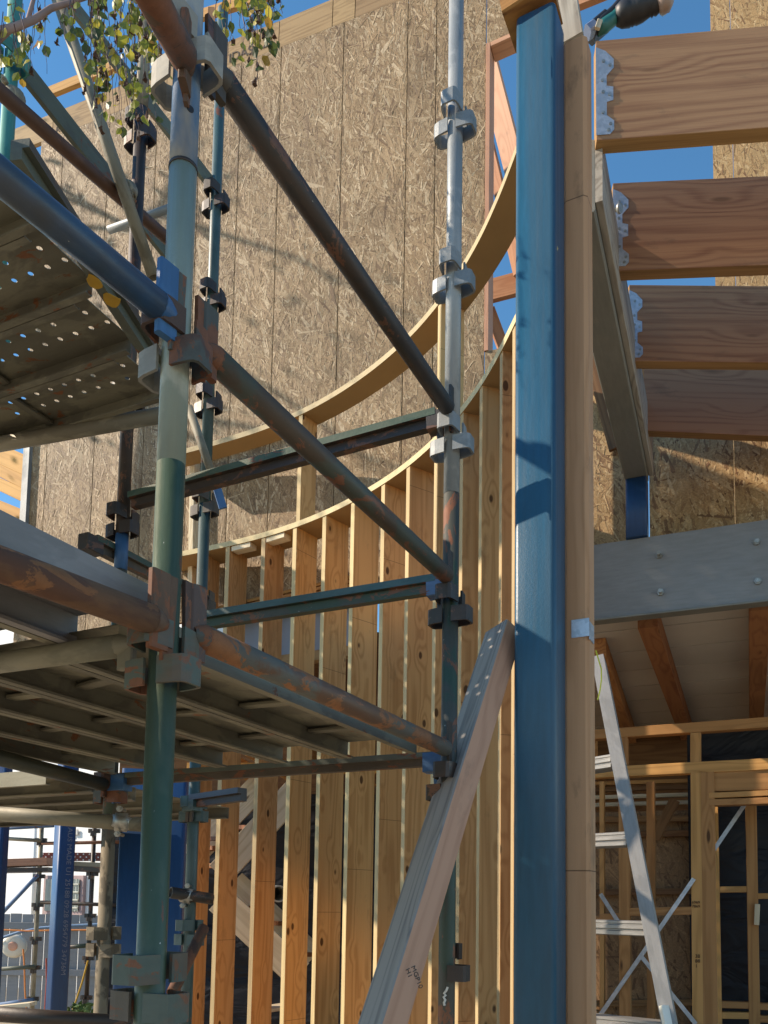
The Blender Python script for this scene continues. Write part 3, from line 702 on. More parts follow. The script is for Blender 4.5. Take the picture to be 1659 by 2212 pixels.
# ---- transoms (stepped channel; dark lower faces carry rust and shade in their colour)
TP = [(-.026, .026), (.022, .026), (.022, -.026), (-.008, -.026), (-.008, .003), (-.026, .003)]
def transom(label, p0, p1, mats, ends=(None, None), wedge=None, sc=1.0, cat='scaffold transom', flip=False):
    t = thing('scaffold_transom', label, cat, p0.lerp(p1, .5), 'scaffold transoms')
    L = (p1-p0).length; pr = [(a*sc*(-1 if flip else 1), b*sc) for a, b in TP]
    if flip: pr = pr[::-1]
    vs, fs = prism_data(pr, L); fm = [1]*len(fs)
    k = len(pr); 
    for i in range(k):
        if abs(pr[i][0]-pr[(i+1) % k][0]) < 1e-6 and abs(abs(pr[i][0])-.026*sc) < 1e-6: fm[i] = 0
    mk('channel', vs, fs, list(mats), t, frame(p0, p1), fm)
    d = (p1-p0).normalized()
    for p, sg, em in ((p0, -1, ends[0]), (p1, 1, ends[1])):
        if em: box('end_fitting', p-d*sg*.03-UZ*.012, p+d*sg*.045-UZ*.012, .05, .06, em, t)
        if em and wedge:
            for o in (.008, .035): box('wedge', p+d*sg*o-UZ*.03, p+d*sg*(o+.004)-UZ*.085, .008, .022, wedge, t, up=d)
    return t
T1 = transom('upper dark transom with blue green lip crossing behind the nearest standard', P(945, 905, 2.56), P(285, 1083, 3.0), (green, rustd), (rustd, None), rustd, flip=True)
T2 = transom('lower green transom with blue end bracket on the right standard', P(945, 1262, 2.56), P(425, 1344, 2.86), (teal, greend), (bluel, None), rustd, flip=True)
T3 = transom('narrow olive transom closing the far end of the lower platform', P(938, 1640, 2.56), P(262, 1684, 3.0), (chan, chand), (bluef, bluef), bluef, sc=.8, flip=True)
T4 = ledger('dull olive flat ended transom reaching left from the nearest standard under the platform', P(262, 1395, 1.46), P(-80, 1443, 1.72), metal('olive_galvanised', (.25, .235, .165), (.19, .18, .125), rust=.08, rough=.6), metal('olive_galvanised_end', (.23, .215, .15), (.19, .175, .12), rust=.05), None, None, None, r=.021, group='scaffold transoms')
T5 = transom('dark channel with hooked left end behind the rusty standard', P(200, 1172, 2.95), P(430, 1290, 3.5), (greend, chand), (rustd, None))
T6 = transom('short dark blue channel stub at the thin teal standard under the platform', P(418, 1731, 3.5), P(524, 1716, 3.3), (plain('navy_steel', (.05, .07, .10), .6), rustd), (teal, None), rustd)
# ---- steel planks
def plank(label, p0, d, L, lip=.018, wdt=.232, hgt=.052, holes=True, mat=None, seed=0, group='scaffold planks', rows=4, pitch=.032, hr=.0085):
    """underside-open steel plank: local x along, y across, z up; p0 = underside corner, plank extends to +y"""
    mat = mat or deck; rnd = random.Random(seed)
    y = V((-d.y, d.x, 0)); vs, fs = [], []
    def add(v, f):
        o = len(vs); vs.extend(v); fs.extend([tuple(i+o for i in x) for x in f])
    # side walls and folded lips
    for pr in ([(lip, .004), (lip, 0), (0, 0), (0, hgt)], [(wdt, hgt), (wdt, 0), (wdt-lip, 0), (wdt-lip, .004)]):
        add([(x, a, b) for x in (0, L) for a, b in pr], [(i, i+1, 4+i+1, 4+i) for i in range(3)])
    nx = max(2, int(L/pitch)); ny = rows; cx, cy = L/nx, wdt/ny
    for i in range(nx):
        for j in range(ny):
            x0, y0 = i*cx, j*cy; xm, ym = x0+cx/2, y0+cy/2
            if holes and (i+j) % 2 == 0 and j in (1, 2) and i % 17 != 3:
                sq = [(x0+cx, ym), (x0+cx, y0+cy), (xm, y0+cy), (x0, y0+cy), (x0, ym), (x0, y0), (xm, y0), (x0+cx, y0)]
                ov = [(xm+hr*math.cos(k*math.pi/4), ym+hr*math.sin(k*math.pi/4)) for k in range(8)]
                add([(a, b, hgt) for a, b in sq]+[(a, b, hgt) for a, b in ov], [(k, (k+1) % 8, 8+(k+1) % 8, 8+k) for k in range(8)])
            else: add([(x0, y0, hgt), (x0+cx, y0, hgt), (x0+cx, y0+cy, hgt), (x0, y0+cy, hgt)], [(0, 1, 2, 3)])
    t = thing('steel_plank', label, 'scaffold plank', p0+d*L/2, group)
    M = cols(d, y, UZ, p0)
    o = mk('pan', vs, fs, mat, t, M); md = o.modifiers.new('thickness', 'SOLIDIFY'); md.thickness = .0022; md.offset = -1
    for f in (.22, .52, .8):
        box('stiffener', p0+d*L*(f+rnd.uniform(-.03, .03))+y*.005+UZ*(hgt-.014), p0+d*L*(f+rnd.uniform(-.03, .03))+y*(wdt-.005)+UZ*(hgt-.014), .03, .010, mat, t)
    return t
# lower platform, right bay: planks run from the nearest standard's line to the far transom
zl = CAM.z+.453
ords = ['first', 'second', 'third', 'fourth', 'fifth', 'sixth']
for i in range(5):
    p0 = V((S1.x, S1.y, zl))-Cd*.0+Dd*(.072+i*.24)+Cd*.06
    plank('lower platform plank right of the nearest standard, %s in from the rusty tube' % ords[i], p0, Cd, 1.13, holes=False, seed=i, group='planks of the lower platform')
for i in range(5):
    p0 = V((S1.x, S1.y, CAM.z+.480))-Cd*1.22+Dd*(.055+i*.24)
    plank('lower platform plank left of the nearest standard, %s in from the rusted tube' % ords[i], p0, Cd, 1.30, holes=False, seed=10+i, mat=decktop if i == 0 else deck, hgt=.066, group='planks of the lower platform')
# upper perforated platform (skewed bay) seen from below
ZU = 1.70
ea = Pz(263, 713, ZU)-Pz(0, 806, ZU); ea.normalize()
ya = V((-ea.y, ea.x, 0))
u5a, u5b = Pz(42, 303, ZU), Pz(345, 780, ZU); e5 = (u5a-u5b).normalized()
pA = Pz(338, 872, ZU)
for i in range(7):
    pe = pA+e5*(i*.238/abs(e5.dot(ya)))+ea*.03; L = 2.4
    plank('perforated plank of the high left platform, %s from its far edge tube' % (ords+['seventh'])[i], pe-ea*L-ya*.236, ea, L, holes=True, seed=30+i, group='perforated planks of the high left platform')
UE = ledger('worn olive edge tube along the far side of the high perforated platform', Pz(-140, 985, ZU-.01), Pz(352, 896, ZU-.01), galvdirty, None, None, None, None, r=.027)
t = transom('brown edge channel with yellow paint dabs under the high left platform', u5a-UZ*.022, u5b-UZ*.022, (chand, chan), sc=.95)
for (px, py) in ((204, 610), (240, 648)):
    c = Pz(px, py, ZU-.0475); v = []
    dl = -e5; sl2 = V((-dl.y, dl.x, 0)); rr_ = random.Random(px)
    mk('paint_mark', *prism_data([(.026*math.cos(k*.524)*rr_.uniform(.7, 1.2), .024*math.sin(k*.524)*rr_.uniform(.7, 1.2)) for k in range(12)], .001), yellowp, t, cols(-UZ, dl, sl2, c))
# unseen higher lifts added past the left picture edge, for shade and sun dots
for i in range(14):
    plank('unseen perforated plank added to shade the studs, number %d from the curved wall' % (i+1), V((-3.35-i*.245, 4.35, 5.9)), V((0, 1, 0)), 2.75, holes=True, seed=80+i, group='unseen perforated planks added for shade', pitch=.055, hr=.017)
for i in range(11):
    plank('unseen topmost perforated plank added to shade the channel beam, number %d from the curved wall' % (i+1), V((-3.3-i*.245, 4.3, 7.9)), V((0, 1, 0)), .95, holes=True, seed=100+i, group='unseen perforated planks added for shade', pitch=.055, hr=.012)
# second low platform beyond the rusty standard
ZL2 = P(110, 1665, 2.7).z-CAM.z-.005
le = ledger('dark green ledger tube under the platform reaching left from the rusty standard', P(222, 1694, 2.98), P(-60, 1622, 2.3), metal('black_green_tube', (.03, .04, .03), (.045, .05, .035), rust=.2, splat=.2, rough=.4), pressrust, None, pressrust, None)
db = Dd
for i in range(5):
    pe = P(250, 1700, 3.08); p0 = V((pe.x, pe.y, zl-.045))+V((.35, .936, 0))*(.02+i*.242)+Dd*.12
    plank('rear low platform plank behind the cement crusted standard, %s from the near side' % ords[i], p0+Cd*.0, Dd, 2.6, holes=False, seed=60+i, group='planks of the rear low platform')
# loose tubes and clamps
def coupler(label, c, ax1, ax2, mat=steelbolt, r=TR):
    t = thing('scaffold_clamp', label, 'scaffold clamp', c, 'scaffold clamps')
    for ax, o in ((ax1, 0), (ax2, 0)):
        ax = ax.normalized(); n = 14; pr = []
        a = ax.cross(V((.2, .3, .9))).normalized(); b = ax.cross(a)
        vs, fs = [], []
        for k in range(n):
            th = 2*math.pi*k/n
            for rr, h in ((r+.001, -.022), (r+.008, -.020), (r+.008, .020), (r+.001, .022)):
                vs.append(a*rr*math.cos(th)+b*rr*math.sin(th)+ax*h)
        for k in range(n):
            j = (k+1) % n
            fs += [(k*4+m, k*4+(m+1) % 4, j*4+(m+1) % 4, j*4+m) for m in range(4)]
        mk('jaw', vs, fs, mat, t, Matrix.Translation(c+(ax2.normalized().cross(ax1.normalized()))*(0.03 if ax is ax1 else -.03)*0), None, True)
    s = ax1.cross(ax2).normalized(); bl = c+ax1.normalized()*0+ax2.normalized()*.0
    for sg in (1, -1):
        o = c+(ax1.normalized().cross(V((0, 1, 0)))).normalized()*.042*sg
        b_ = tube('bolt', o-V((.0, .045, -.0)), o+V((0, .03, 0)), .006, mat, t, 8, False)
        tube('nut', o-V((0, .035, 0)), o-V((0, .020, 0)), .011, mat, b_, 6, False)
    return t
U1 = ledger('long reddish brown tube crossing below the leaves from the left edge to the rear bay', P(-40, 163, 2.38), P(366, 520, 3.25), metal('red_brown_tube', (.13, .062, .038), (.10, .045, .028), rust=.25, splat=.3, rough=.5))
coupler('grubby swivel clamp on the bright teal standard', P(30, 215, 2.55), P(366, 520, 3.25)-P(-40, 163, 2.38), UZ, galvdirty)
coupler('old swivel clamp where the reddish tube meets the dark rusty standard', P(276, 412, 2.98), P(366, 520, 3.25)-P(-40, 163, 2.38), UZ, galvdirty)
p0, p1 = P(-40, 1755, 2.72), P(325, 1783, 2.85)
ledger('dusty pale tube clamped across the cement crusted standard below the platforms', p0, p1, galvdirty, group='loose scaffold tubes')
coupler('shiny swivel clamp gripping the dusty pale tube', P(262, 1776, 2.82), p1-p0, UZ+V((.2, 0, 0)), steelbolt)
ledger('dark mud spattered tube along the bottom left edge of the picture', P(-40, 2188, 2.6), P(300, 2212, 2.75), rustd, group='loose scaffold tubes')
def flat(name, label, p0, p1, w_, h, mat, cat, up=V((0, 0, 1)), group=None): return tag(box(name, p0, p1, w_, h, mat, None, up), label, cat, group)
flat('scaffold_channel', 'rust freckled green channel rising left behind the reddish tube', P(50, 150, 2.85), P(362, 545, 3.5), .02, .085, chan, 'scaffold channel', group='green scaffold channels')
flat('scaffold_channel', 'longer green channel coming from the top edge to the thin teal standard', P(125, -28, 3.1), P(468, 412, 3.56), .02, .06, chan, 'scaffold channel', group='green scaffold channels')
ledger('steep olive pole leaning behind the leaves from the top edge', P(122, -10, 2.75), P(332, 600, 2.98), galvdirty, group='loose scaffold tubes', r=.023)
ledger('short thin galvanised tube behind the dark rusty standard', P(235, 497, 3.7), P(378, 446, 3.6), galv, group='loose scaffold tubes', r=.018)
ledger('slanting pale brace tube behind the nearest standard down to the upper transom', P(408, 880, 3.3), P(462, 1035, 3.3), galvdirty, group='loose scaffold tubes', r=.017)
bt_ = box('blue_lever', P(470, 1058, 3.4), P(482, 1098, 3.4), .035, .012, bluef, None, up=V((0, -1, 0)), c=.005); tag(bt_, 'small blue steel tongue hanging at the thin teal standard under the upper transom', 'steel tongue')
coupler('double clamp on the thin teal standard near the bottom', P(403, 1935, 3.5), P(455, 1945, 3.5)-P(370, 1925, 3.5), UZ, steelbolt)
ledger('short rusty tube held by the double clamp across the left studs', P(368, 1928, 3.45), P(458, 1942, 3.55), rustd, group='loose scaffold tubes')
ledger('rusty brace tube with flattened end leaning at the foot of the thin teal standard', P(440, 2005, 3.4), P(372, 2145, 3.1), rust, group='loose scaffold tubes', r=.022)

cord('string_knot', [P(x, y, 2.43) for x, y in ((967, 2132), (964, 2140), (959, 2146), (963, 2150), (958, 2154), (962, 2160), (959, 2166), (960, 2172))], .0035, plain('white_string', (.6, .57, .5)), 'knotted scrap of white string on the foot of the right standard', 'string')
# ================================================================== RIGHT: old house interior, frame, ladder
# ceiling of lining panels with rafters, carried past the frame
CZ = 1.98
cs = V((T(1375, 1200).x, T(1375, 1200).y, CAM.z+CZ))-An*.22
ce = thing('lining_ceiling', 'shaded ceiling of pale lining panels with dark joints under the grey channel beam', 'ceiling', cs)
for k in range(8):
    c = cs-An*(.05+k*.53); vs, fs = prism_data(rect(.508, .012, .001), 6.5)
    mk('panel', vs, fs, lining, ce, cols(Ad, -An, UZ, c-Ad*(.5+k*.2)-An*.26))
rt = tag(mk('ceiling_deck', *prism_data(rect(4.6, .06, .001), 6.6), darkw, ce, cols(Ad, -An, UZ, cs-Ad*.55-An*2.25+UZ*.06)))
for k, (a, b, lab) in enumerate((((1399, 1356), (1472, 1562), 'left'), ((1642, 1318), (1634, 1560), 'right'), ((1290, 1420), (1352, 1580), 'far left'))):
    p0, p1 = Pz(*a, 1.83), Pz(*b, 1.83); p1 = p0+(p1-p0)*1.35
    tag(box('old_rafter', p0+UZ*.07, p1+UZ*.07, .125, .14, rafterw, None), '%s reddish old rafter running back under the lining ceiling' % lab, 'rafter', 'old rafters under the lining ceiling')
fq = P(1500, 1665, 6.1)
def Fp(px, py, off=0.0): return Pw(px, py, fq-An*off, Ad)
fr = thing('partition_frame', 'pine wall frame of studs and rails behind the ladder on the right', 'wall frame', Fp(1400, 2300))
def fbar(name, x0, y0, x1, y1, hpx, dep=.09, m=None, off=0.0, par=None, e=0.0):
    a, b = Fp(x0, y0, off), Fp(x1, y1, off); sc_ = a.lerp(b, .5).y/F
    vert = abs(y1-y0) > abs(x1-x0)*2
    return box(name, a, b, dep, hpx*sc_*(1.15 if vert else 1.0), m or framew, (None if par is False else par or fr), up=(Ad if vert else UZ), c=.003)
fbar('top_rail', 1180, 1596, 1720, 1558, 22)
fbar('lower_rail', 1180, 1676, 1720, 1649, 24)
fbar('cripple', 1503, 1585, 1503, 1648, 19, .085); fbar('cripple', 1347, 1595, 1348, 1654, 17, .085)
fbar('door_stud', 1504, 1668, 1509, 2330, 19.5); fbar('door_stud', 1528, 1668, 1536, 2330, 25)
fbar('lintel', 1531, 1687, 1720, 1680, 50, .06); fbar('head_plate', 1532, 1720, 1720, 1712, 12, .095); fbar('head_plate', 1532, 1735, 1720, 1729, 14, .095)
fbar('stud', 1349, 1700, 1352, 2330, 20, .085); fbar('stud', 1406, 1690, 1408, 2330, 15, .08, off=.5); fbar('stud', 1301, 1690, 1302, 2330, 8, .08)
fbar('dwang', 1361, 1970, 1497, 1967, 17, .085); fbar('dwang', 1297, 1981, 1339, 1979, 14, .085)
of = thing('window_opening_frame', 'brown timber opening frame with bars in front of black polythene at the lower right', 'timber frame', Fp(1600, 2300, .45))
def ob_(name, *a, **k): return fbar(name, *a, m=framew, off=.45, par=of, **k)
ob_('trimmer', 1545, 1742, 1556, 2330, 10); ob_('mullion', 1622, 1742, 1632, 2330, 19); ob_('dwang', 1549, 1922, 1615, 1921, 13, .08)
ob_('dwang', 1634, 1936, 1720, 1935, 12, .08); ob_('dwang', 1552, 2169, 1618, 2171, 14, .08); ob_('dwang', 1634, 2173, 1720, 2176, 14, .08)
ob_('dwang', 1552, 2192, 1618, 2193, 14, .08); ob_('dwang', 1634, 2200, 1720, 2202, 14, .08)
tag(fbar('block', 1636, 1953, 1634, 1998, 9, .06, palew, .38, False), 'small pale block nailed to the mullion of the opening frame', 'timber block')
t0 = cols(Ad, UZ, An, Fp(1495, 1952)+An*.049)
text('marker_note', '6969\n7869', .028, t0, inkd, fr); text('marker_note', '38\n88\n1', .035, cols(Ad, UZ, An, Fp(1502, 2068)+An*.049), inkd, fr)
for a, b in (((1297, 2192), (1499, 1898)), ((1536, 1845), (1612, 1733)), ((1297, 1931), (1345, 2006)), ((1382, 2062), (1503, 2212))):
    tag(box('strap_brace', Fp(*a, -.06 if a[0] != 1536 else .35), Fp(*b, -.06 if a[0] != 1536 else .35), .003, .03, zinc), {1297: 'long perforated metal strap brace rising right behind the ladder', 1536: 'metal strap brace across the top of the black opening', 1382: 'metal strap brace falling right at the bottom beside the double studs'}[a[0]] if a[1] != 1931 else 'short metal strap brace falling right beside the pine timber', 'strap brace', 'metal strap braces')
dq = thing('inner_board_wall', 'dark strand board wall with rails seen through the pine wall frame', 'wall', Fp(1400, 2300, 1.1))
a, b = Fp(1230, 2212, 1.1), Fp(1520, 2212, 1.1); a.z = b.z = 0.05; zt2 = Fp(1400, 1752, 1.1).z
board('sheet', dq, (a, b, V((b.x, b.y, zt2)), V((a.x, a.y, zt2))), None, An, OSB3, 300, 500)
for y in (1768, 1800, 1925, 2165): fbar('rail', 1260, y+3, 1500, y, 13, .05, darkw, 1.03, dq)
fbar('brace', 1414, 1812, 1458, 1728, 22, .04, darkw, .8, dq)
for k, y in enumerate((1692, 1706, 1722, 1738)): tag(fbar('ceiling_batten', 1250, y+2, 1510, y-6, 8, .05, (framew, darkw, palew, palew)[k], 1.5, None, ) if False else box('ceiling_batten', Fp(1250, y+2, 1.5), Fp(1515, y-6, 1.5), .05, .035, (framew, darkw, palew, palew)[k]), '%s of four thin ceiling battens above the dark strand board wall' % ('highest', 'second', 'third', 'lowest')[k], 'batten', 'ceiling battens in the old house')
pd = thing('black_polythene_wall', 'black polythene sheet closing the old house behind the timber opening frame', 'plastic sheet', Fp(1600, 2300, 1.0))
def sheet(name, a, b, z0, z1, out, parent, nx=30, nz=36, amp=.06, sd=1):
    rnd = random.Random(sd); vs, fs = [], []
    f = [(rnd.uniform(1, 7), rnd.uniform(1, 9), rnd.uniform(0, 6), rnd.uniform(.2, 1)) for _ in range(9)]
    for th in (0, 1):
        for j in range(nz+1):
            for i in range(nx+1):
                u, v = i/nx, j/nz; d = sum(w_*math.sin(p*u*3+q_*v*3+r_) for p, q_, r_, w_ in f)/4
                vs.append(a.lerp(b, u)*1+V((0, 0, z0+(z1-z0)*v-a.lerp(b, u).z))+out*(amp*d-.004*th))
    m = (nx+1)*(nz+1)
    for j in range(nz):
        for i in range(nx):
            k = j*(nx+1)+i; fs += [(k, k+1, k+nx+2, k+nx+1), (m+k+nx+1, m+k+nx+2, m+k+1, m+k)]
    return mk(name, vs, fs, poly, parent, Matrix(), None, True)
sheet('film', Fp(1490, 2000, 1.0), Fp(2000, 2000, 1.0), 0.02, 3.0, An, pd)
# side and back of the old house so that no light leaks in
oh = thing('old_house_shell', 'dark rear boarding of the old house behind the frames', 'wall', Fp(1500, 2300, 3.2))
a, b = Fp(1190, 2000, 3.0), Fp(2400, 2000, 3.0)
box('rear_boarding', V((a.x, a.y, 1.75)), V((b.x, b.y, 1.75)), .05, 3.45, darkw, oh)
# ladder
ld = thing('step_ladder', 'worn aluminium step ladder leaning behind the pine timber on the right', 'ladder', P(1400, 2300, 3.4))
l0, l1 = P(1294, 1428, 3.85), P(1462, 2290, 3.35); lx = V((.93, -.36, 0))
ldn = V((-.36, -.93, 0))
prl = [(-.028, -.055), (.028, -.055), (.028, .055), (.022, .055), (.022, -.047), (-.022, -.047), (-.022, .055), (-.028, .055)]
M = frame(l1, l0, up=-ldn)
mk('stile', *prism_data(prl, (l0-l1).length), alu, ld, M)
k0, k1 = P(1268, 1428, 4.0), P(1150, 2290, 3.75)
mk('stile', *prism_data(prl, (k0-k1).length), alu, ld, frame(k1, k0, up=-ldn))
gr_ = [(-.032, -.03), (-.04, -.026), (-.04, -.012), (-.034, -.008), (-.034, -.004), (-.042, 0), (-.042, .012), (-.036, .016), (-.036, .019), (-.040, .022), (-.040, .03), (-.034, .033), (.045, .033), (.045, -.03)]
for (xr, yr) in ((1312, 1676), (1348, 1852), (1394, 2040), (1440, 2236)):
    f = (yr-1428)/(2290-1428); b = l0.lerp(l1, f); a = k0.lerp(k1, f); a.z = b.z
    d = (b-a).normalized()
    mk('tread', *prism_data([(y, z*1.0) for y, z in gr_][::-1], (b-a).length-.012), alu, ld, frame(a, b))
box('foot_cap', l1.lerp(l0, .02)+lx*.0+ldn*.055, l1.lerp(l0, .12)+ldn*.055, .05, .02, cream, ld)
cord('yellow_cord', [P(x, y, 3.55) for x, y in ((1287, 1405), (1293, 1425), (1299, 1445), (1299, 1470), (1296, 1492), (1291, 1512))], .0028, yellowc, 'thin yellow cord looped at the ladder top beside the pine timber', 'cord')
# ================================================================== BEHIND THE STUDS
hs = thing('undercroft_back_wall', 'dark sheeted wall far behind the curved stud wall', 'wall', V((-.5, 9.6, 0)))
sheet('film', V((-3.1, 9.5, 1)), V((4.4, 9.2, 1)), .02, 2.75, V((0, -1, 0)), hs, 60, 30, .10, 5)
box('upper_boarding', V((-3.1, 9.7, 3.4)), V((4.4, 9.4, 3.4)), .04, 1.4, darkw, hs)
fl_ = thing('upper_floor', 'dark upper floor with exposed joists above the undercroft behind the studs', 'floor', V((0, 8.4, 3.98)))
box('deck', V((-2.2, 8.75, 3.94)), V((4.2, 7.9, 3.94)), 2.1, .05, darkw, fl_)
for k in range(9):
    x = -1.7+k*.45; box('joist', V((x, 7.5, 2.92)), V((x+.25, 9.3, 2.92)), .045, .19, framew, fl_)
box('bearer', V((-1.9, 8.0, 2.78)), V((1.5, 7.6, 2.78)), .09, .10, orangew, fl_)
sc6 = lambda x, y: (428+x*.2536, 1650.4+y*.2536)
st = thing('staircase', 'pale timber staircase with red brown treads turning behind the curved stud wall', 'staircase', P(560, 2200, 8.2))
def stp(name, a, b, Y0, Y1, w_, h, m): return box(name, P(*sc6(*a), Y0), P(*sc6(*b), Y1), w_, h, m, st)
stp('stringer', (-60, 800), (560, 140), 8.2, 8.2, .045, .24, palew)
stp('stringer', (180, 940), (860, 200), 7.6, 7.6, .045, .24, palew)
stp('stringer', (180, 1150), (860, 1790), 7.6, 7.6, .045, .26, palew)
stp('stringer', (300, 1010), (980, 1650), 8.3, 8.3, .045, .26, palew)
for (x, y) in ((100, 720), (380, 545), (680, 400), (100, 870), (250, 640)): stp('tread', (x-90, y), (x+130, y), 8.15, 7.65, .25, .04, ply_red)
for (x, y) in ((380, 1225), (680, 1355), (690, 1490), (850, 1620)): stp('tread', (x-110, y), (x+80, y), 7.65, 8.25, .25, .04, ply_red)
rl = tube('film_roll', P(*sc6(560, 1100), 8.4), P(*sc6(690, 1105), 7.4), .075, plain('roll_film', (.30, .32, .30), .5), None, 20, True); tag(rl, 'grey roll of plastic film behind the studs beside the staircase', 'plastic roll')
tag(box('debris_board', P(*sc6(560, 2090), 7.3), P(*sc6(760, 2060), 7.5), .20, .03, palew), 'pale board lying low behind the studs at the bottom', 'timber board')
# ================================================================== LEFT BACKGROUND
m1 = V((.659, -.752, 0)); r1 = V((.752, .659, 0))
cpos = P(131, 1990, 6.25); zt6 = 4.2
bc1 = column('steel_column', cpos, 2.55, .125, navy, 'slim dark blue steel column with pale vertical print at the lower left', r1, -m1)
d0 = r03 = g(0, 3, 412, 385); p = P(d0[0]-1, d0[1], 6.25)
def onface(px, py, c, n, off): 
    r = ray(px, py); pc_ = c+n*off; return CAM+r*((pc_-CAM).dot(n)/r.dot(n))
tp_ = onface(143, 1787, V((cpos.x, cpos.y, 0)), m1, .0635)
tb_ = onface(129, 2106, V((cpos.x, cpos.y, 0)), m1, .0635)
L_ = tp_.z-tb_.z
tt = text('printed_lettering', 'AUS MADE U1 25188 09:28 69S4779 34736M', .05, cols(-UZ, r1, m1, V((cpos.x, cpos.y, 0))+m1*.0635+r1*(-.002)+UZ*tp_.z), paleprint, bc1, .0004)
wdt = max(v.co.x for v in tt.data.vertices)
for v in tt.data.vertices: v.co.x *= L_/wdt
column('steel_column', P(326, 1990, 4.5), P(326, 1672, 4.5).z, .33, navy, 'wide navy blue steel column behind the nearest standard at the bottom', V((.97, .2, 0)).normalized(), V((-.2, .97, 0)).normalized(), r=.02)
column('steel_column', P(-14, 1990, 5.2), 2.5, .10, navy, 'dark blue steel column just showing at the left picture edge', V((1, 0, 0)), V((0, 1, 0)))
# neighbour house
nh = thing('neighbour_house', 'white rendered house with a curtained window beyond the grey fence', 'house', P(100, 1950, 14))
hx0, hx1, hy = -9.0, -2.9, 14.0
def hp(px, py, Y=13.9): return P(px, py, Y)
box('wall', V((hx0, hy+.6, 3.2)), V((hx1, hy+.6, 3.2)), 1.2, 6.4, whitew, nh, c=.01)
w0, w1 = hp(93, 1975), hp(214, 1893)
wn = box('window', V((w0.x, 13.98, (w0.z+w1.z)/2)), V((w1.x, 13.98, (w0.z+w1.z)/2)), .10, (w1.z-w0.z), pinkframe, nh)
def pane(xa, xb, nf):
    vs, fs = [], []; n = 40
    for i in range(n+1):
        x = xa+(xb-xa)*i/n; y = 13.915+.012*math.sin(i*nf)
        vs += [(x, y, w0.z+.06), (x, y, w1.z-.06)]
    m_ = len(vs); vs += [(a, b+.01, c) for a, b, c in vs]
    for i in range(n): fs += [(2*i, 2*i+2, 2*i+3, 2*i+1), (m_+2*i+1, m_+2*i+3, m_+2*i+2, m_+2*i)]
    return mk('curtain', vs, fs, curtain, wn, Matrix(), None, True)
wm_ = hp(150, 1930).x
pane(w0.x+.06, wm_-.03, 1.7); pane(wm_+.03, w1.x-.06, 0.9)
for k in range(4):
    zz_ = w0.z+.12+(w1.z-w0.z-.2)*k/3.5; box('bar', V((wm_+.04, 13.89, zz_)), V((w1.x-.06, 13.89, zz_)), .012, .02, curtain, wn)
dp = tube('downpipe', hp(82, 1760, 13.8), hp(80, 1985, 13.8), .035, whitew, nh)
for (x, y) in ((188, 1801), (172, 1803)): box('vent', hp(x-6, y, 13.97), hp(x+6, y, 13.97), .02, .09, concrete, nh)
nh.rotation_euler = (0, 0, math.radians(-27))
# fence
fn = thing('paling_fence', 'grey painted paling fence with a dark top rail at the lower left', 'fence', P(100, 2205, 11))
vs, fs = [], []; rf = random.Random(4); x = -7.2; zt_f = P(100, 1975, 11).z
pal = []
while x < -3.0:
    w_ = rf.uniform(.125, .145); z_ = zt_f+rf.uniform(-.006, .006)
    v_, f_ = prism_data(rect(.018, w_, .002), z_-.05)
    pal.append(([V((x+w_/2+b_, 11+a_, .05+l_)) for l_, a_, b_ in v_], f_)); x += w_+.011
mk('palings', *merge(pal), greyfence, fn)
box('rail', V((-7.2, 10.96, P(100, 2000, 11).z)), V((-3.0, 10.96, P(100, 2000, 11).z)), .04, .085, greyfence, fn)
box('rail', V((-7.2, 10.96, P(100, 2100, 11).z)), V((-3.0, 10.96, P(100, 2100, 11).z)), .04, .085, greyfence, fn)
# far scaffold at the fence
def far(name, label, a, b, Y, r, m, cat='scaffold tube', group='far scaffold by the fence', Y1=None):
    return tag(tube(name, P(*a, Y), P(*b, Y1 or Y), r, m, None, 10), label, cat, group)
for (a, lab) in ((90, 'left'), (204, 'right')):
    t = thing('scaffold_standard', 'far thin scaffold standard near the fence, %s of the slim blue column' % lab, 'scaffold pole', P(a, 2190, 9.6))
    b = P(a, 1790, 9.6); tube('tube', V((b.x, b.y, .02)), V((b.x, b.y, b.z+.1)), TR*1.05, galvdirty if a == 90 else rustd, t, 12)
    for py in ((1815, 1893, 1955, 2028, 2090, 2158) if a == 90 else (1795, 1888, 1978, 2070, 2155)):
        z_ = P(a, py, 9.6).z
        for d, o in ((V((1, 0, 0)), 0), (V((-1, 0, 0)), 0), (V((0, -1, 0)), .04)): vbr(t, V((b.x, b.y, z_-o)), d, rustd)
far('scaffold_ledger', 'blue grey guard tube of the far scaffold, highest', (-10, 1790), (116, 1783), 9.5, .024, bluel)
far('scaffold_ledger', 'pale guard tube of the far scaffold left of its left standard', (-10, 1810), (90, 1816), 9.5, .022, galvdirty)
far('scaffold_ledger', 'dull red guard tube of the far scaffold between its standards', (90, 1822), (300, 1818), 9.5, .02, rust)
far('scaffold_ledger', 'dark ledger tube of the far scaffold crossing below the house window', (88, 1949), (300, 1957), 9.5, .022, rustd)
far('scaffold_ledger', 'short dark ledger tube of the far scaffold low before the fence', (140, 2046), (196, 2042), 9.5, .026, greend)
far('scaffold_brace', 'diagonal brace tube of the far scaffold at the left edge', (-10, 1988), (82, 1890), 9.5, .022, bluel, 'scaffold tube')
far('scaffold_ledger', 'olive ledger tube before the fence left of the far standard', (-10, 2094), (76, 2088), 9.5, .024, chan)
far('scaffold_ledger', 'lowest ledger tube before the fence with blue end', (-10, 2172), (72, 2160), 9.4, .026, bluel)
tag(box('timber_plank', P(-10, 2177, 9.3), P(72, 2168, 9.3), .2, .04, palew), 'pale plank on the lowest far scaffold ledger', 'timber plank')
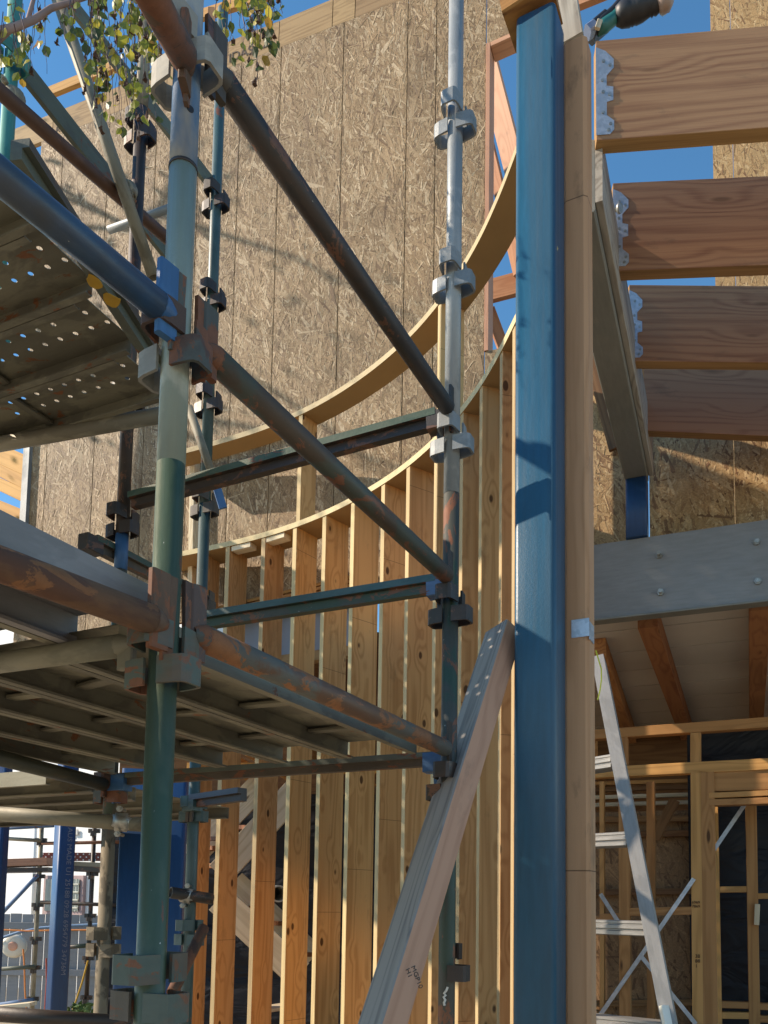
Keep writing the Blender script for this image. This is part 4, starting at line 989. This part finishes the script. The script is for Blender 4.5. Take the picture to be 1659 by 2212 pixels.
for k, (a, b, h, m, lab) in enumerate((((-10, 1866), (112, 1862), .085, pinkw, 'pinkish timber plank stacked on the far scaffold, left of the slim blue column'), ((-10, 1881), (114, 1879), .05, rustd, 'dark rusty bearer under the pinkish far plank'), ((150, 1866), (300, 1873), .05, galvdirty, 'grey plank edge of the far scaffold right of the slim blue column'), ((150, 1876), (300, 1884), .06, rustd, 'dark bearer under the far scaffold planks right of the slim blue column'))):
    tag(box('scaffold_plank', P(*a, 9.7), P(*b, 9.7), .3, h, m), lab, 'plank', 'planks of the far scaffold')
for (xa, xb, lab) in ((88, 116, 'left of'), (150, 224, 'right of')):
    a, b = P(xa, 1851, 9.9), P(xb, 1851, 9.9)
    tb2 = box('toe_board', a, b, .02, .10, redperf); tag(tb2, 'red toe board with white dots on the far scaffold, %s the slim blue column' % lab, 'toe board', 'red far toe boards')
    dots = []; rd = random.Random(2)
    for i in range(int((b.x-a.x)/.07)):
        for j in range(3):
            v_, f_ = prism_data(circ(.010, 6), .004); dots.append(([V((a.x+.03+i*.07+(j % 2)*.035+y_, a.y-.0145+l_*.5, a.z-.034+j*.034+z_)) for l_, y_, z_ in v_], f_))
    mk('dots', *merge(dots), whitew, tb2)
# hose reel
hr_ = thing('hose_reel', 'round white hose reel with orange hub fixed on the fence', 'hose reel', P(30, 2043, 10.6))
hc = P(31, 2043, 10.75); hn = V((.25, -.97, 0)).normalized()
Mh = cols(hn, V((hn.y, -hn.x, 0)), hn.cross(V((hn.y, -hn.x, 0))), hc)
mk('drum', *lathe([(0, .10), (.02, .14), (.05, .145), (.09, .14), (.11, .12), (.12, .06)], 28), cream, hr_, Mh, None, True)
mk('hub', *lathe([(.118, .06), (.128, .055), (.132, .03)], 20), peach, hr_, Mh, None, True)
mk('side_plate', *lathe([(-.02, .11), (-.012, .155), (.0, .155), (.004, .11)], 28), cream, hr_, Mh, None, True)
cord('hose', [P(x, y, 10.6) for x, y in ((-8, 2030), (40, 2014), (90, 2004), (150, 2000), (213, 1997))], .018, bluec, 'pale blue hose draped along the fence rail', 'hose')
cord('orange_cord', [P(x, y, 10.4) for x, y in ((-5, 2008), (60, 2011), (140, 2009), (193, 2009))], .010, orangec, 'orange extension cord strung level across the fence', 'cord')
cord('hanging_cord', [P(x, y, 10.3) for x, y in ((50, 2050), (53, 2090), (54, 2140), (57, 2180), (70, 2195))], .010, orangec, 'dull orange cord hanging below the hose reel', 'cord')
cord('hanging_cord', [P(x, y, 9.3) for x, y in ((190, 2075), (178, 2120), (165, 2160), (152, 2196))], .011, yellowp, 'yellow cord slanting down between the slim blue column and the far standard', 'cord')
cord('hanging_cord', [P(x, y, 9.2) for x, y in ((100, 2070), (101, 2120), (98, 2160), (96, 2200))], .009, plain('red_cord', (.35, .06, .04)), 'dark red cord hanging left of the slim blue column', 'cord')
# weeds
wv, wf_ = [], []; rw = random.Random(8)
for i in range(260):
    c = P(rw.gauss(172, 16), rw.uniform(2168, 2205), 9.0+rw.uniform(-.3, .3)); s = rw.uniform(.02, .05)
    ax = V((rw.gauss(0, 1), rw.gauss(0, 1), rw.gauss(.3, 1))).normalized(); bx_ = ax.cross(V((rw.gauss(0, 1), rw.gauss(0, 1), 1))).normalized()
    k = len(wv); wv += [c-ax*s, c+bx_*s*.5, c+ax*s, c-bx_*s*.5]; wf_.append((k, k+1, k+2, k+3))
tag(mk('weeds', wv, wf_, plain('weed_leaf', (.07, .13, .03), .5, 0, .5, 5)), 'leafy green weeds growing at the foot of the fence', 'weeds', None)
# ================================================================== BIRCH
bt2 = thing('birch_tree', 'weeping birch hanging small yellow green leaves over the upper left scaffold', 'tree', V((-2.9, 1.5, 0)))
tk = [V((-2.9, 1.5, 0)), V((-2.85, 1.55, 1.2)), V((-2.7, 1.6, 2.6)), V((-2.5, 1.7, 3.6)), V((-2.1, 1.9, 4.3))]
mk('trunk', *path_tube(tk, [.12, .10, .08, .06, .04], 12), bark, bt2, Matrix(), None, True)
brs = [[tk[3], P(-60, 140, 2.0), P(20, 65, 2.0), P(60, 45, 2.05), P(72, 0, 2.1), P(95, -90, 2.2)], [P(-40, 75, 1.95), P(30, 60, 2.0), P(75, 42, 2.05), P(110, 18, 2.1), P(150, 6, 2.15), P(230, -20, 2.2), P(400, -60, 2.3), P(620, -70, 2.5)],
       [tk[2], P(-80, 120, 1.9), P(-10, 70, 1.95), P(25, 58, 2.0)], [tk[4], P(120, -160, 2.2), P(330, -120, 2.3), P(560, -60, 2.4), P(640, -30, 2.4)]]
for b_ in brs: mk('branch', *path_tube(b_, [.011-.007*i/(len(b_)-1) for i in range(len(b_))], 8), plain('twig_bark', (.30, .19, .15), .7, 0, .3, 20), bt2, Matrix(), None, True)
tw_, lv, ct = [], [], []; rb = random.Random(21)
def leafg(c, s, tip, side):
    n = tip.cross(side).normalized(); o = lambda u, v, f: c+tip*u*s+side*v*s+n*f*s
    vs = [o(0, 0, 0), o(.28, .36, .07), o(.58, .34, .09), o(1.0, 0, -.06), o(.58, -.34, .09), o(.28, -.36, .07), o(.45, 0, 0)]
    return vs, [(0, 1, 6), (1, 2, 6), (2, 3, 6), (3, 4, 6), (4, 5, 6), (5, 0, 6)]
def twig(px, y0, y1, Y, dens, lean=0):
    n = max(4, int((y1-y0)/22)); pts_ = []; x = px
    for i in range(n+1):
        x += rb.gauss(lean, 3.2); pts_.append(P(x, y0+(y1-y0)*i/n, Y+rb.gauss(0, .01)))
    tw_.append(path_tube(pts_, [.0016-.0009*i/n for i in range(n+1)], 4))
    for i in range(1, n+1):
        for _ in range(rb.choices((0, 1, 2), (1-dens, dens*.65, dens*.35))[0]):
            p_ = pts_[i].lerp(pts_[i-1], rb.random()); a = rb.uniform(0, 6.28)
            st_ = V((math.cos(a)*.5, math.sin(a)*.5, -rb.uniform(.3, 1))).normalized()
            e = p_+st_*rb.uniform(.006, .016); tw_.append(path_tube([p_, e], .0005, 3))
            if rb.random() < .22:
                ct.append(([V(v) for v in (frame(e, e+V((rb.gauss(0, .2), rb.gauss(0, .2), -1)))@V(u) for u in lathe([(0, .001), (.005, .0026), (.018, .0028), (.026, .001)], 6)[0])], lathe([(0, .001), (.005, .0026), (.018, .0028), (.026, .001)], 6)[1]))
            else:
                tip = V((rb.gauss(0, .45), rb.gauss(0, .45), -1)).normalized(); sd_ = tip.cross(V((rb.gauss(0, .6), -1, rb.gauss(0, .3)))).normalized()
                lv.append(leafg(e, rb.uniform(.022, .040), tip, sd_))
for _ in range(44): twig(rb.uniform(190, 365), -40, rb.choice((rb.uniform(60, 290), rb.uniform(140, 275))), rb.uniform(2.0, 2.6), .62)
for _ in range(12): twig(rb.uniform(0, 165), rb.uniform(-20, 40), rb.uniform(70, 175), rb.uniform(2.0, 2.4), .42)
for _ in range(8): twig(rb.uniform(0, 60), rb.uniform(20, 60), rb.uniform(100, 200), rb.uniform(1.9, 2.2), .40)
for _ in range(12): twig(rb.uniform(478, 560), -40, rb.uniform(40, 190), rb.uniform(2.1, 2.4), .5)
for _ in range(12): twig(rb.uniform(535, 612), -40, rb.uniform(20, 125), rb.uniform(2.1, 2.4), .75)
for _ in range(5): twig(rb.uniform(175, 330), 120, rb.uniform(240, 330), rb.uniform(2.1, 2.5), .18, lean=2)
mk('twigs', *merge(tw_), plain('twig', (.10, .055, .06), .6), bt2)
lm, cm = merge(lv), merge(ct); nl_ = len(lm[1])
mk('leaves', *merge([lm, cm]), [leaf, plain('catkin', (.10, .05, .03), .8)], bt2, Matrix(), [0]*nl_+[1]*len(cm[1]))

# unseen second birch added past the left edge to dapple the strand board wall
b3 = thing('birch_tree', 'unseen tall birch added left of the strand board wall to dapple its light', 'tree', V((-8.6, 7.9, 0)))
tk3 = [V((-8.6, 7.9, 0)), V((-8.5, 7.85, 3)), V((-8.3, 7.8, 6.5)), V((-8.1, 7.7, 10)), V((-8.0, 7.6, 13))]
mk('trunk', *path_tube(tk3, [.16, .13, .10, .06, .02], 12), bark, b3, Matrix(), None, True)
r3 = random.Random(77); L3_, T3_ = [], []
for i in range(26):
    z = r3.uniform(6.5, 12.5); a = r3.uniform(0, 6.28); ln = r3.uniform(.8, 2.1); o = V((-8.25, 7.75, z)); tip = o+V((math.cos(a)*ln, math.sin(a)*ln, r3.uniform(-.3, .6)))
    T3_.append(path_tube([o, o.lerp(tip, .5)+V((0, 0, .15)), tip], [.03, .02, .006], 6))
    for k in range(52):
        c = o.lerp(tip, r3.uniform(.3, 1.05))+V((r3.gauss(0, .16), r3.gauss(0, .16), r3.gauss(-.25, .28)))
        tp3 = V((r3.gauss(0, .5), r3.gauss(0, .5), -1)).normalized()
        L3_.append(leafg(c, r3.uniform(.05, .09), tp3, tp3.cross(V((r3.gauss(0, 1), r3.gauss(0, 1), .2))).normalized()))
mk('limbs', *merge(T3_), bark, b3, Matrix(), None, True)
mk('leaves', *merge(L3_), leaf, b3)
